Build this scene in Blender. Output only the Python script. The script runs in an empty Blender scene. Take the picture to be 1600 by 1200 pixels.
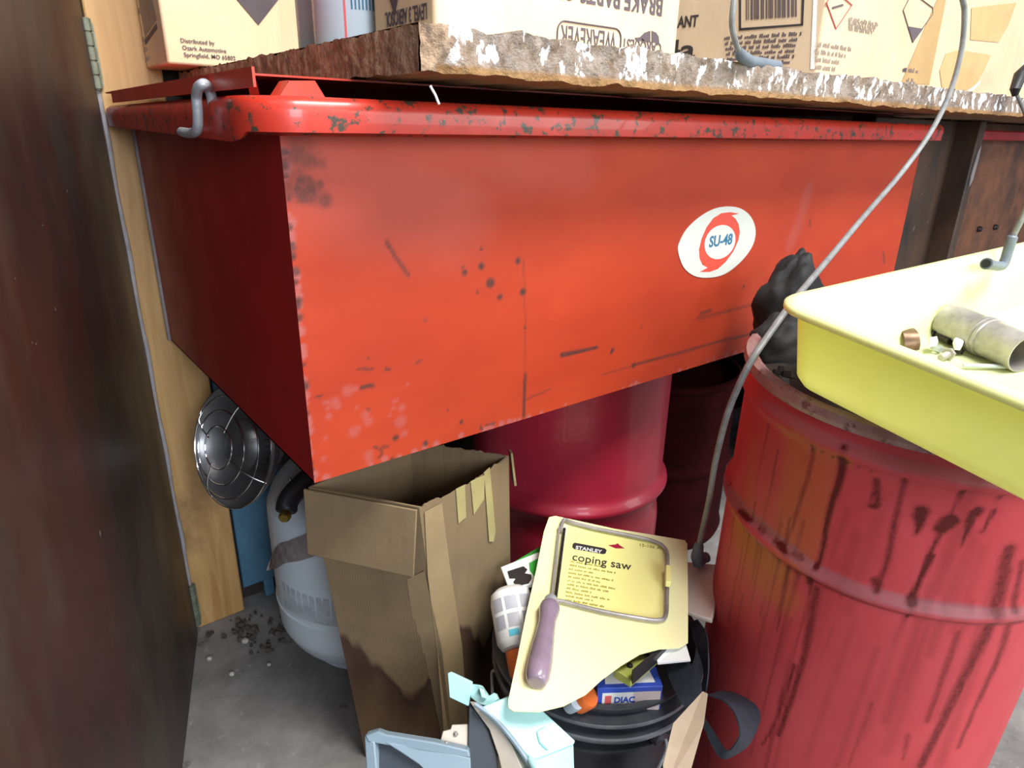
import bpy, bmesh, math, random
import numpy as np
from mathutils import Vector, Matrix, noise
random.seed(7)
scene = bpy.context.scene
COL = scene.collection

# ------------------------------------------------------------------ camera
F_PX = 1043.655
YAW, PITCH, ROLL = 0.6705, 0.3635, 0.0184
CAM = Vector((-0.2095, -0.5757, 0.9078))
_fwd = Vector((math.sin(YAW)*math.cos(PITCH), math.cos(YAW)*math.cos(PITCH), -math.sin(PITCH)))
_r0 = Vector((math.cos(YAW), -math.sin(YAW), 0)); _u0 = _r0.cross(_fwd)
_right = _r0*math.cos(ROLL) + _u0*math.sin(ROLL); _up = _u0*math.cos(ROLL) - _r0*math.sin(ROLL)
cam_data = bpy.data.cameras.new('camera'); cam = bpy.data.objects.new('camera', cam_data); COL.objects.link(cam)
cam_data.sensor_width = 36; cam_data.lens = F_PX/1600*36; cam_data.clip_start = 0.02
mw = Matrix((_right, _up, -_fwd)).transposed().to_4x4(); mw.translation = CAM
cam.matrix_world = mw
scene.camera = cam

# ------------------------------------------------------------------ world, lights, exposure
w = bpy.data.worlds.new('world'); scene.world = w; w.use_nodes = True
w.node_tree.nodes['Background'].inputs[0].default_value = (0.72, 0.82, 1.0, 1)
w.node_tree.nodes['Background'].inputs[1].default_value = 0.24
def area(name, loc, target, sx, sy, power, color=(1, 1, 1)):
    l = bpy.data.lights.new(name, 'AREA'); l.shape = 'RECTANGLE'; l.size = sx; l.size_y = sy; l.energy = power; l.color = color
    o = bpy.data.objects.new(name, l); COL.objects.link(o); o.location = loc
    o.rotation_euler = (Vector(target)-Vector(loc)).to_track_quat('-Z', 'Y').to_euler()
    return o
area('shop_ceiling_lamp', (0.5, -1.05, 2.5), (0.45, -0.2, 0.4), 1.3, 0.5, 68, (1, 0.98, 0.94))
area('bay_door_daylight', (2.3, -3.0, 1.75), (0.5, -0.1, 0.6), 2.0, 2.0, 58, (1, 0.99, 0.97))
area('front_left_fill_light', (-0.35, -2.5, 1.45), (0.25, 0.0, 0.4), 1.0, 1.0, 42, (0.85, 0.92, 1.0))  # added fill from the front left, stands for no actual window
scene.view_settings.view_transform = 'Standard'; scene.view_settings.look = 'None'
scene.view_settings.gamma = 1; scene.view_settings.use_curve_mapping = False
scene.view_settings.exposure = 0.35

# ------------------------------------------------------------------ helpers
def ray(px, py):
    return _right*((px-800)/F_PX) + _up*((600-py)/F_PX) + _fwd
def at(px, py, ax, val):
    """measured point of the photograph on the plane x/y/z = val (ax 0/1/2)"""
    d = ray(px, py); return CAM + d*((val-CAM[ax])/d[ax])
def on_plane(px, py, o, n):
    d = ray(px, py); return CAM + d*((o-CAM).dot(n)/d.dot(n))

def V(*a): return Vector(a)

class MB:
    def __init__(s): s.v = []; s.f = []
    def add(s, vs, fs):
        b = len(s.v); s.v += [Vector(x) for x in vs]; s.f += [tuple(i+b for i in f) for f in fs]; return s
    def box(s, c, d, rot=None):
        c = Vector(c); hx, hy, hz = d[0]/2, d[1]/2, d[2]/2
        vs = [Vector((x, y, z)) for x in (-hx, hx) for y in (-hy, hy) for z in (-hz, hz)]
        if rot is not None: vs = [rot @ x for x in vs]
        return s.add([c+x for x in vs], [(0, 1, 3, 2), (4, 6, 7, 5), (0, 4, 5, 1), (2, 3, 7, 6), (0, 2, 6, 4), (1, 5, 7, 3)])
    def hexa(s, b4, t4):
        return s.add(list(b4)+list(t4), [(3, 2, 1, 0), (4, 5, 6, 7), (0, 1, 5, 4), (1, 2, 6, 5), (2, 3, 7, 6), (3, 0, 4, 7)])
    def slab(s, pts, th):
        pts = [Vector(p) for p in pts]; n = Vector()
        for i in range(len(pts)): n += (pts[i]-pts[0]).cross(pts[(i+1) % len(pts)]-pts[0])
        n.normalize(); k = len(pts)
        return s.add(pts+[p-n*th for p in pts], [tuple(range(k)), tuple(range(2*k-1, k-1, -1))]+[(i, i+k, (i+1) % k+k, (i+1) % k) for i in range(k)])
    def prism(s, outline, fr, h):
        """outline [(u,v)] in frame fr=(origin, U, Vv); extruded by h along U x V"""
        o, U, W = fr; n = U.cross(W).normalized()
        bot = [o+U*a+W*b for a, b in outline]; k = len(bot)
        return s.add(bot+[p+n*h for p in bot], [tuple(range(k-1, -1, -1)), tuple(range(k, 2*k))]+[(i, (i+1) % k, (i+1) % k+k, i+k) for i in range(k)])
    def tube(s, pts, r, seg=12, cap=True, closed=False):
        pts = [Vector(p) for p in pts]; n = len(pts); rr = r if isinstance(r, (list, tuple)) else [r]*n
        t0 = (pts[1]-pts[0]).normalized(); a = t0.orthogonal().normalized(); rings = []
        for i, p in enumerate(pts):
            if closed: t = (pts[(i+1) % n]-pts[i-1]).normalized()
            else: t = (pts[min(i+1, n-1)]-pts[max(i-1, 0)]).normalized()
            a = (a-t*a.dot(t)).normalized(); b = t.cross(a)
            rings.append([p+(a*math.cos(2*math.pi*k/seg)+b*math.sin(2*math.pi*k/seg))*rr[i] for k in range(seg)])
        vs = [x for q in rings for x in q]; fs = []
        for i in range(n if closed else n-1):
            j = (i+1) % n
            fs += [(i*seg+k, i*seg+(k+1) % seg, j*seg+(k+1) % seg, j*seg+k) for k in range(seg)]
        if cap and not closed: fs += [tuple(range(seg-1, -1, -1)), tuple((n-1)*seg+k for k in range(seg))]
        return s.add(vs, fs)
    def lathe(s, prof, o, ax=(0, 0, 1), seg=48, a0=0, a1=2*math.pi, sx=1.0, ref=None):
        o = Vector(o); ax = Vector(ax).normalized(); u = (Vector(ref)-ax*Vector(ref).dot(ax)).normalized() if ref else ax.orthogonal().normalized(); w_ = ax.cross(u)
        full = abs(a1-a0-2*math.pi) < 1e-6; m = seg if full else seg+1; vs = []; fs = []
        for r, z in prof:
            for k in range(m):
                t = a0+(a1-a0)*k/seg; vs.append(o+ax*z+(u*math.cos(t)*sx+w_*math.sin(t))*r)
        for i in range(len(prof)-1):
            for k in range(seg):
                k2 = (k+1) % m; fs.append((i*m+k, i*m+k2, (i+1)*m+k2, (i+1)*m+k))
        return s.add(vs, fs)
    def grid(s, fn, nu, nv):
        vs = [fn(i/nu, j/nv) for j in range(nv+1) for i in range(nu+1)]
        return s.add(vs, [(j*(nu+1)+i, j*(nu+1)+i+1, (j+1)*(nu+1)+i+1, (j+1)*(nu+1)+i) for j in range(nv) for i in range(nu)])

def smooth_path(pts, n=8, closed=False):
    pts = [Vector(p) for p in pts]; out = []; m = len(pts)
    for i in range(m if closed else m-1):
        if closed: p0, p1, p2, p3 = pts[i-1], pts[i], pts[(i+1) % m], pts[(i+2) % m]
        else: p0, p1, p2, p3 = pts[max(i-1, 0)], pts[i], pts[i+1], pts[min(i+2, m-1)]
        for k in range(n):
            t = k/n; out.append(0.5*((2*p1)+(p2-p0)*t+(2*p0-5*p1+4*p2-p3)*t*t+(3*p1-p0-3*p2+p3)*t**3))
    if not closed: out.append(pts[-1])
    return out

def mesh_obj(name, mb, mat, parent=None, smooth=True, bevel=0, angle=35, recalc=True, kind=None, label=None, bseg=2):
    me = bpy.data.meshes.new(name); me.from_pydata([tuple(v) for v in mb.v], [], mb.f); me.update()
    if recalc:
        bm = bmesh.new(); bm.from_mesh(me); bmesh.ops.recalc_face_normals(bm, faces=bm.faces); bm.to_mesh(me); bm.free()
    if smooth:
        me.polygons.foreach_set('use_smooth', [True]*len(me.polygons)); me.set_sharp_from_angle(angle=math.radians(angle))
    me.materials.append(mat)
    o = bpy.data.objects.new(name, me); COL.objects.link(o)
    if bevel:
        m = o.modifiers.new('bevel', 'BEVEL'); m.width = bevel; m.segments = bseg; m.limit_method = 'ANGLE'; m.angle_limit = math.radians(30)
    if parent: attach(o, parent)
    if kind: o['kind'] = kind
    if label: o['label'] = label
    return o
def world_mat(o):
    m = o.matrix_basis.copy()
    if o.parent: m = world_mat(o.parent) @ o.matrix_parent_inverse @ m
    return m
def attach(o, parent):
    o.parent = parent; o.matrix_parent_inverse = world_mat(parent).inverted()
def tag(o, label, cat, group=None):
    o['label'] = label; o['category'] = cat
    if group: o['group'] = group
    return o
def thing(name, loc, label, cat, group=None):
    o = bpy.data.objects.new(name, None); COL.objects.link(o); o.location = loc; o.empty_display_size = 0.02
    return tag(o, label, cat, group)
def frame_mat(o, U, W):
    U = U.normalized(); n = U.cross(W).normalized(); W = n.cross(U)
    m = Matrix((U, W, n)).transposed().to_4x4(); m.translation = o; return m
def text_obj(name, lines, mat, fr, parent, h=0.0004, spacing=1.0, label=None):
    """lines: (string, u, v, size, xscale, bold); all joined in one mesh lying in frame fr"""
    M = frame_mat(*fr); mb = MB()
    for st, u, v, size, xs, bold in lines:
        cu = bpy.data.curves.new('t', 'FONT'); cu.body = st; cu.size = size; cu.extrude = h/2; cu.offset = size*bold; cu.space_character = spacing
        cu.resolution_u = 3
        t = bpy.data.objects.new('t', cu); COL.objects.link(t)
        dg = bpy.context.evaluated_depsgraph_get(); me = t.evaluated_get(dg).to_mesh()
        T = M @ Matrix.Translation((u, v, h/2))
        vs = [T @ Vector((x.co.x*xs, x.co.y, x.co.z)) for x in me.vertices]
        mb.add(vs, [tuple(p.vertices) for p in me.polygons])
        t.evaluated_get(dg).to_mesh_clear(); bpy.data.objects.remove(t); bpy.data.curves.remove(cu)
    return mesh_obj(name, mb, mat, parent, smooth=False, recalc=False, label=label)
def bars(name, rows, mat, fr, parent, h=0.0003):
    """small illegible print as rows of word-long strokes: (u0, v, u1, height)"""
    mb = MB(); o, U, W = fr; U = U.normalized(); W = (W-U*W.dot(U)).normalized(); rnd = random.Random(3)
    for u0, v, u1, hh in rows:
        u = u0
        while u < u1:
            for _ in range(rnd.randint(2, 6)):
                l = hh*rnd.uniform(.25, .42); t_ = hh*rnd.uniform(.5, .95)
                if u+l > u1: break
                mb.prism([(u, v), (u+l, v), (u+l, v+t_), (u, v+t_)], (o, U, W), h); u += l+hh*0.16
            u += hh*0.55
    return mesh_obj(name, mb, mat, parent, smooth=False)

# ------------------------------------------------------------------ materials
class NT:
    def __init__(s, m): s.t = m.node_tree; s.n = s.t.nodes; s.l = s.t.links
    def node(s, typ, **k):
        x = s.n.new(typ)
        for a, b in k.items():
            if isinstance(b, (int, float, tuple)) and a in x.inputs.keys(): x.inputs[a].default_value = b
            else: setattr(x, a, b)
        return x
    def noise(s, scale, detail=4, rough=0.6, vec=None, dist=0):
        x = s.n.new('ShaderNodeTexNoise'); x.inputs['Scale'].default_value = scale; x.inputs['Detail'].default_value = detail; x.inputs['Roughness'].default_value = rough; x.inputs['Distortion'].default_value = dist
        if vec: s.l.new(vec, x.inputs['Vector'])
        return x.outputs['Fac']
    def pos(s, sc=(1, 1, 1)):
        g = s.n.new('ShaderNodeNewGeometry'); mp = s.n.new('ShaderNodeMapping'); mp.inputs['Scale'].default_value = sc
        c = s.n.new('ShaderNodeTexCoord'); s.l.new(c.outputs['Object'], mp.inputs['Vector']); return mp.outputs['Vector']
    def ramp(s, fac, a, b):
        x = s.n.new('ShaderNodeMapRange'); x.inputs['From Min'].default_value = a; x.inputs['From Max'].default_value = b; s.l.new(fac, x.inputs['Value']); return x.outputs['Result']
    def mix(s, fac, a, b):
        x = s.n.new('ShaderNodeMix'); x.data_type = 'RGBA'
        if isinstance(fac, float): x.inputs[0].default_value = fac
        else: s.l.new(fac, x.inputs[0])
        for i, c in ((6, a), (7, b)):
            if isinstance(c, tuple): x.inputs[i].default_value = (*c, 1)
            else: s.l.new(c, x.inputs[i])
        return x.outputs[2]
    def math(s, op, a, b):
        x = s.n.new('ShaderNodeMath'); x.operation = op; x.use_clamp = False
        for i, c in ((0, a), (1, b)):
            if isinstance(c, (int, float)): x.inputs[i].default_value = c
            else: s.l.new(c, x.inputs[i])
        return x.outputs[0]
    def attr(s, name):
        x = s.n.new('ShaderNodeAttribute'); x.attribute_name = name; y = s.n.new('ShaderNodeSeparateColor'); s.l.new(x.outputs['Color'], y.inputs[0]); return y.outputs
def base_mat(name, col, rough=0.5, metal=0.0, spec=None, coat=0, trans=0, alpha=1):
    m = bpy.data.materials.new(name); m.use_nodes = True; b = m.node_tree.nodes['Principled BSDF']
    b.inputs['Base Color'].default_value = (*col, 1); b.inputs['Roughness'].default_value = rough; b.inputs['Metallic'].default_value = metal
    b.inputs['Coat Weight'].default_value = coat
    if spec is not None: b.inputs['Specular IOR Level'].default_value = spec
    b.inputs['Transmission Weight'].default_value = trans; b.inputs['Alpha'].default_value = alpha
    return m, b
def mat(name, col, rough=0.5, metal=0.0, var=0.0, col2=None, scale=20, stretch=(1, 1, 1), lo=0.35, hi=0.65, bump=0.0, bscale=80, fine=None, **k):
    """painted / printed / fibrous surface: two colours mixed by noise and a noise bump"""
    m, b = base_mat(name, col, rough, metal, **k); n = NT(m)
    c2 = col2 or tuple(x*(1-var) for x in col)
    v = n.pos(stretch)
    f = n.ramp(n.noise(scale, 6, 0.65, v), lo, hi)
    c = n.mix(f, col, c2)
    if fine:
        fc, fs, flo, fhi = fine
        c = n.mix(n.ramp(n.noise(fs, 5, 0.7, n.pos()), flo, fhi), c, fc)
    n.l.new(c, b.inputs['Base Color'])
    rr = n.ramp(n.noise(scale*2, 3, 0.5, v), 0, 1)
    x = n.math('MULTIPLY_ADD', rr, 0.2); x.node.inputs[2].default_value = max(rough-0.1, 0.03); n.l.new(x, b.inputs['Roughness'])
    if bump:
        bp = n.node('ShaderNodeBump'); bp.inputs['Strength'].default_value = bump; bp.inputs['Distance'].default_value = 0.002
        n.l.new(n.noise(bscale, 5, 0.6, v), bp.inputs['Height']); n.l.new(bp.outputs[0], b.inputs['Normal'])
    return m

def stained(name, col, col2, dark, second, third, rough, scale, stretch=(1, 1, 1), coat=0.0, bump=0.03, edge=0.3, lo=0.35, hi=0.65):
    """paint with its marks stored per vertex: R scratches and oil, G other stain, B scuffs"""
    m, b = base_mat(name, col, rough, coat=coat, spec=0.3); n = NT(m); a = n.attr('stain'); v = n.pos(stretch)
    c = n.mix(n.ramp(n.noise(scale, 6, 0.6, v), lo, hi), col, col2)
    br = n.noise(260, 4, 0.7, n.pos())
    def brk(x, amt=0.8):
        y = n.math('MULTIPLY_ADD', br, amt); y.node.inputs[2].default_value = 1-amt/2-0.05
        return n.math('MULTIPLY', x, y)
    for ch, cc in ((1, second), (2, third), (0, dark)):
        z = brk(a[ch], 1.2); x = n.math('MINIMUM', n.math('MAXIMUM', z, 0.0), 1.0); c = n.mix(x, c, cc)
    n.l.new(c, b.inputs['Base Color'])
    y = n.math('MULTIPLY_ADD', n.noise(9, 5, 0.6, n.pos()), 0.25); y.node.inputs[2].default_value = rough-0.12; n.l.new(y, b.inputs['Roughness'])
    bp = n.node('ShaderNodeBump'); bp.inputs['Strength'].default_value = bump; bp.inputs['Distance'].default_value = 0.002
    n.l.new(n.noise(60, 4, 0.5, n.pos()), bp.inputs['Height']); n.l.new(bp.outputs[0], b.inputs['Normal'])
    return m
def paint_marks(o, marks):
    """marks: (channel, [points], radius, strength, soft) -> float colour attribute 'stain' on the vertices"""
    me = o.data; N = len(me.vertices); co = np.empty(N*3); me.vertices.foreach_get('co', co); co = co.reshape(N, 3)
    val = np.zeros((N, 4)); val[:, 3] = 1
    for ch, pts, r, st, soft in marks:
        pts = [np.array(p) for p in pts]
        if len(pts) == 1: pts = [pts[0], pts[0]+1e-5]
        r0, r1 = r if isinstance(r, tuple) else (r, r); nseg = len(pts)-1
        for i in range(nseg):
            a, b = pts[i], pts[i+1]; ab = b-a
            R_ = max(r0, r1)*(1+soft)
            lo = np.minimum(a, b)-R_; hi = np.maximum(a, b)+R_
            idx = np.where(np.all((co > lo) & (co < hi), axis=1))[0]
            if not len(idx): continue
            p = co[idx]; t = np.clip(((p-a)@ab)/(ab@ab), 0, 1); d = np.linalg.norm(p-a-t[:, None]*ab, axis=1)
            rad = r0+(r1-r0)*(i+t)/nseg
            x = np.clip(1-(d-rad)/(rad*soft+1e-9), 0, 1)*st
            val[idx, ch] = np.maximum(val[idx, ch], x)
    at_ = me.attributes.new('stain', 'FLOAT_COLOR', 'POINT'); at_.data.foreach_set('color', val.ravel())

M = {}
M['tank_red'] = stained('orange_red_enamel', (0.40, 0.041, 0.0115), (0.34, 0.031, 0.0095), (0.06, 0.025, 0.02), (0.36, 0.10, 0.09), (0.42, 0.16, 0.12), 0.58, 5, (1, 1, 2.5), coat=0.0)
M['tank_side'] = mat('red_enamel_shaded', (0.38, 0.009, 0.010), 0.45, var=0.25, scale=7, bump=0.05, fine=((0.10, 0.02, 0.02), 55, 0.68, 0.74))  # tank red darkened, so the unlit side's shade sits in the colour
M['rim_red'] = mat('chipped_red_rim_enamel', (0.55, 0.035, 0.018), 0.36, var=0.3, scale=12, bump=0.1, bscale=50, fine=((0.05, 0.04, 0.025), 60, 0.55, 0.60), coat=0.2)
M['lid_red'] = mat('scuffed_red_lid_enamel', (0.60, 0.05, 0.025), 0.4, var=0.2, scale=10, fine=((0.22, 0.10, 0.08), 40, 0.62, 0.7))
M['drum'] = stained('faded_red_drum_paint', (0.60, 0.075, 0.085), (0.50, 0.048, 0.055), (0.11, 0.008, 0.007), (0.46, 0.15, 0.015), (0.34, 0.13, 0.14), 0.5, 8, (1, 1, 0.5), bump=0.06)
M['drum2'] = mat('glossy_red_drum_paint', (0.42, 0.018, 0.045), 0.42, var=0.25, scale=6, coat=0.2, fine=((0.12, 0.01, 0.015), 60, 0.66, 0.72))
M['drum_dark'] = mat('shade_darkened_red_drum_paint', (0.03, 0.002, 0.003), 0.85, var=0.5, scale=8, spec=0.08)  # red taken to near black, deepening the shade under the tank
M['drum_rim'] = mat('bare_drum_rim_steel', (0.27, 0.115, 0.105), 0.4, col2=(0.36, 0.24, 0.22), scale=30, fine=((0.12, 0.05, 0.04), 50, 0.55, 0.65))
M['sludge'] = mat('oily_black_sludge', (0.010, 0.008, 0.006), 0.45, col2=(0.03, 0.02, 0.015), scale=30, bump=1.0, bscale=60)
M['steel'] = mat('grey_steel', (0.40, 0.37, 0.35), 0.42, 0.3, var=0.45, scale=30)
M['galv'] = mat('dull_galvanized_steel', (0.50, 0.54, 0.58), 0.45, 0.4, var=0.25, scale=60, bump=0.2, bscale=400)
M['chrome'] = mat('polished_reflector', (0.34, 0.34, 0.35), 0.36, 0.85, var=0.35, scale=20)
M['wire_chrome'] = mat('bright_guard_wire', (0.75, 0.75, 0.75), 0.18, 1.0, var=0.1, scale=20)
M['black'] = mat('black_rubber', (0.016, 0.017, 0.02), 0.5, var=0.4, scale=20)
M['black_gloss'] = mat('black_bucket_plastic', (0.028, 0.031, 0.037), 0.30, col2=(0.05, 0.054, 0.062), scale=15, fine=((0.10, 0.11, 0.12), 120, 0.66, 0.75))
M['sheen_rib'] = mat('sheen_painted_black_plastic', (0.16, 0.17, 0.19), 0.35, col2=(0.07, 0.075, 0.085), scale=14)  # reflected highlight of the bucket ribs, put into a lighter grey
M['strap'] = mat('black_webbing', (0.018, 0.026, 0.042), 0.7, var=0.4, scale=90, stretch=(1, 1, 1), bump=0.4, bscale=500)
M['cloth_black'] = mat('black_greasy_cloth', (0.010, 0.010, 0.012), 0.75, var=0.5, scale=15, bump=0.5, bscale=40)
M['tray'] = mat('lime_yellow_plastic', (0.80, 0.85, 0.40), 0.32, var=0.08, scale=6, coat=0.1, fine=((0.5, 0.45, 0.1), 30, 0.72, 0.85))
_b = M['tray'].node_tree.nodes['Principled BSDF']; _b.inputs['Subsurface Weight'].default_value = 0.45; _b.inputs['Subsurface Radius'].default_value = (1, 1, .5); _b.inputs['Subsurface Scale'].default_value = 0.02
M['card'] = mat('yellow_card', (0.95, 0.93, 0.50), 0.35, var=0.05, scale=8)
M['card_panel'] = mat('pale_yellow_print', (0.94, 0.91, 0.34), 0.35, var=0.05, scale=8)
M['print_black'] = mat('black_ink', (0.03, 0.025, 0.025), 0.6, var=0.2)
M['print_fade'] = mat('faded_carton_ink', (0.10, 0.075, 0.085), 0.7, var=0.2)
M['print_soft'] = mat('soft_grey_carton_ink', (0.33, 0.26, 0.20), 0.7, var=0.2)
M['print_card'] = mat('brown_card_ink', (0.32, 0.26, 0.03), 0.5, var=0.2)
M['print_red'] = mat('red_ink', (0.75, 0.12, 0.12), 0.6, var=0.1)
M['print_blue'] = mat('blue_ink', (0.03, 0.15, 0.25), 0.6, var=0.1)
M['white'] = mat('white_vinyl', (0.62, 0.64, 0.57), 0.45, var=0.12, scale=12, fine=((0.35, 0.35, 0.33), 60, 0.68, 0.75))
M['white_paper'] = mat('white_paper', (0.82, 0.82, 0.80), 0.6, var=0.05, scale=20)
M['seal_red'] = mat('red_sticker_ink', (0.62, 0.07, 0.04), 0.5, var=0.1, fine=((0.7, 0.5, 0.45), 90, 0.7, 0.74))
M['maroon'] = mat('purple_grey_painted_wood', (0.26, 0.19, 0.25), 0.28, col2=(0.20, 0.15, 0.20), scale=30, coat=0.3)
M['aqua'] = mat('pale_aqua_plastic', (0.42, 0.72, 0.72), 0.42, var=0.08, scale=8)
M['grey_blue'] = mat('grey_blue_plastic', (0.22, 0.30, 0.36), 0.42, var=0.15, scale=10)
M['dark_blue'] = mat('dark_slate_plastic', (0.035, 0.045, 0.06), 0.4, var=0.3, scale=10)
M['beige_plastic'] = mat('beige_grey_plastic', (0.50, 0.45, 0.38), 0.35, var=0.15, scale=20)
M['boot'] = mat('slate_grey_rubber_boot', (0.15, 0.18, 0.22), 0.5, var=0.2, scale=40)
M['cable'] = mat('grey_ignition_cable', (0.25, 0.255, 0.255), 0.5, var=0.35, scale=60, fine=((0.12, 0.11, 0.1), 90, 0.62, 0.75))
M['brass'] = mat('tarnished_brass', (0.35, 0.26, 0.06), 0.4, 0.9, var=0.4)
M['lpg'] = mat('white_cylinder_enamel', (0.74, 0.83, 0.90), 0.38, col2=(0.64, 0.74, 0.82), scale=5, fine=((0.25, 0.22, 0.16), 40, 0.72, 0.78))
M['lpg_label'] = mat('worn_grey_label', (0.36, 0.42, 0.48), 0.55, col2=(0.62, 0.66, 0.72), scale=22, stretch=(1, 1, 2))
M['paper_torn'] = mat('grimy_torn_paper', (0.30, 0.26, 0.26), 0.7, var=0.3, scale=20)
M['blue_panel'] = mat('faded_blue_paint', (0.09, 0.21, 0.32), 0.6, col2=(0.06, 0.15, 0.235), scale=8, fine=((0.04, 0.05, 0.05), 30, 0.62, 0.72))
M['pink_white'] = mat('buff_paper', (0.68, 0.56, 0.47), 0.7, var=0.08, scale=15)
M['tan_card'] = mat('tan_kraft_board', (0.38, 0.29, 0.20), 0.8, var=0.12, scale=30)
M['orange'] = mat('orange_plastic', (0.75, 0.16, 0.03), 0.4, var=0.1)
M['green'] = mat('green_print', (0.05, 0.42, 0.06), 0.5, var=0.1)
M['lime_plastic'] = mat('olive_lime_plastic', (0.42, 0.46, 0.10), 0.35, var=0.12, scale=12)
M['blue_box'] = mat('royal_blue_print', (0.04, 0.09, 0.50), 0.4, var=0.1)
M['pale_print'] = mat('pale_rose_print', (0.62, 0.52, 0.50), 0.5, var=0.1)
M['bronze'] = mat('rusty_bronze', (0.22, 0.13, 0.08), 0.35, 0.7, var=0.5, scale=60)
M['dark_iron'] = mat('oily_dark_iron', (0.06, 0.05, 0.05), 0.4, 0.6, var=0.5, scale=60)
M['can_white'] = mat('white_can_print', (0.58, 0.68, 0.76), 0.35, var=0.06, scale=8)
M['smoke_clear'] = base_mat('clear_bag_film', (0.9, 0.9, 0.92), 0.2, trans=0.9, alpha=0.35)[0]

def cardboard(name, col, col2, fade=None):
    m, b = base_mat(name, col, 0.8, spec=0.2); n = NT(m)
    c = n.mix(n.ramp(n.noise(7, 4, 0.6, n.pos()), 0.35, 0.65), col, col2)
    st = n.noise(60, 3, 0.6, n.pos((1, 1, 0.03))); c = n.mix(n.math('MULTIPLY', n.ramp(st, 0.45, 0.75), 0.35), c, tuple(x*0.7 for x in col))
    n.l.new(c, b.inputs['Base Color']); 
    bp = n.node('ShaderNodeBump'); bp.inputs['Strength'].default_value = 0.15; bp.inputs['Distance'].default_value = 0.002
    n.l.new(n.noise(120, 3, 0.5, n.pos()), bp.inputs['Height']); n.l.new(bp.outputs[0], b.inputs['Normal'])
    return m, b, n, c
M['carton'] = cardboard('kraft_carton', (0.60, 0.46, 0.31), (0.54, 0.41, 0.27))[0]
M['carton_b'] = cardboard('bright_kraft_carton', (0.74, 0.58, 0.38), (0.68, 0.52, 0.33))[0]
M['tape'] = mat('tan_packing_tape', (0.44, 0.29, 0.13), 0.3, var=0.15, scale=20)
M['tape_pale'] = mat('yellowed_clear_tape', (0.42, 0.36, 0.16), 0.35, var=0.15, scale=30)
M['carton_torn'] = mat('torn_board_layer', (0.52, 0.33, 0.15), 0.8, var=0.12, scale=20)
# old open carton: damp wavy stain creeping up from its foot
m, b, n, c = cardboard('old_damp_carton', (0.25, 0.175, 0.095), (0.20, 0.145, 0.085))
sep = n.node('ShaderNodeSeparateXYZ'); tc = n.node('ShaderNodeTexCoord'); n.l.new(tc.outputs['Object'], sep.inputs[0])
wv = n.math('MULTIPLY_ADD', n.noise(11, 3, 0.5, n.pos((1, 1, 0.3))), 0.34); wv.node.inputs[2].default_value = 0.015
dz = n.math('SUBTRACT', sep.outputs['Z'], wv)
inside = n.ramp(dz, 0.012, -0.004)
band = n.math('MULTIPLY', inside, n.ramp(dz, -0.10, 0.0))
c = n.mix(n.math('MULTIPLY', inside, 0.35), c, (0.14, 0.06, 0.03)); c = n.mix(n.math('MULTIPLY', band, 0.92), c, (0.055, 0.026, 0.02))
n.l.new(c, b.inputs['Base Color']); M['old_carton'] = m
M['old_carton_edge'] = mat('carton_cut_edge', (0.33, 0.26, 0.13), 0.8, var=0.3, scale=150)

# concrete
m, b = base_mat('oil_stained_concrete', (0.2, 0.19, 0.18), 0.75); n = NT(m)
c = n.mix(n.ramp(n.noise(5, 8, 0.65, n.pos(), 0.3), 0.35, 0.65), (0.13, 0.125, 0.12), (0.29, 0.275, 0.265))
c = n.mix(n.ramp(n.noise(35, 6, 0.7, n.pos()), 0.60, 0.72), c, (0.34, 0.33, 0.33))
c = n.mix(n.ramp(n.noise(12, 6, 0.7, n.pos()), 0.60, 0.72), c, (0.04, 0.035, 0.035))
c = n.mix(n.ramp(n.noise(60, 2, 0.5, n.pos()), 0.76, 0.79), c, (0.45, 0.05, 0.06))
n.l.new(c, b.inputs['Base Color']); bp = n.node('ShaderNodeBump'); bp.inputs['Strength'].default_value = 0.4; bp.inputs['Distance'].default_value = 0.004
n.l.new(n.noise(40, 6, 0.7, n.pos()), bp.inputs['Height']); n.l.new(bp.outputs[0], b.inputs['Normal']); M['concrete'] = m
# pine post
m, b = base_mat('worn_pine', (0.5, 0.3, 0.12), 0.5); n = NT(m)
c = n.mix(n.ramp(n.noise(14, 5, 0.6, n.pos((3, 3, 0.22)), 0.8), 0.35, 0.7), (0.58, 0.35, 0.14), (0.40, 0.20, 0.06))
c = n.mix(n.math('MULTIPLY', n.ramp(n.noise(6, 5, 0.6, n.pos((1, 1, 0.8))), 0.55, 0.68), 0.6), c, (0.16, 0.08, 0.035))
n.l.new(c, b.inputs['Base Color']); M['pine'] = m
# dark door
m, b = base_mat('dark_varnished_door', (0.05, 0.03, 0.02), 0.38, spec=0.45); n = NT(m)
c = n.mix(n.ramp(n.noise(5, 6, 0.6, n.pos((1, 1, 0.25)), 0.6), 0.38, 0.66), (0.052, 0.018, 0.012), (0.022, 0.016, 0.015))
c = n.mix(n.math('MULTIPLY', n.ramp(n.noise(3.0, 5, 0.6, n.pos((1, 1, 0.6))), 0.46, 0.66), 0.75), c, (0.075, 0.064, 0.05))
c = n.mix(n.ramp(n.noise(70, 2, 0.5, n.pos()), 0.77, 0.80), c, (0.16, 0.15, 0.13))
n.l.new(c, b.inputs['Base Color']); y = n.math('MULTIPLY_ADD', n.noise(7, 5, 0.6, n.pos((1, 1, 0.4))), 0.5); y.node.inputs[2].default_value = 0.15; n.l.new(y, b.inputs['Roughness']); M['door'] = m
M['wall'] = mat('dark_brown_wall_board', (0.035, 0.026, 0.022), 0.8, var=0.4, scale=5)  # dark brown chosen to deepen the shade under the tank
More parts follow.
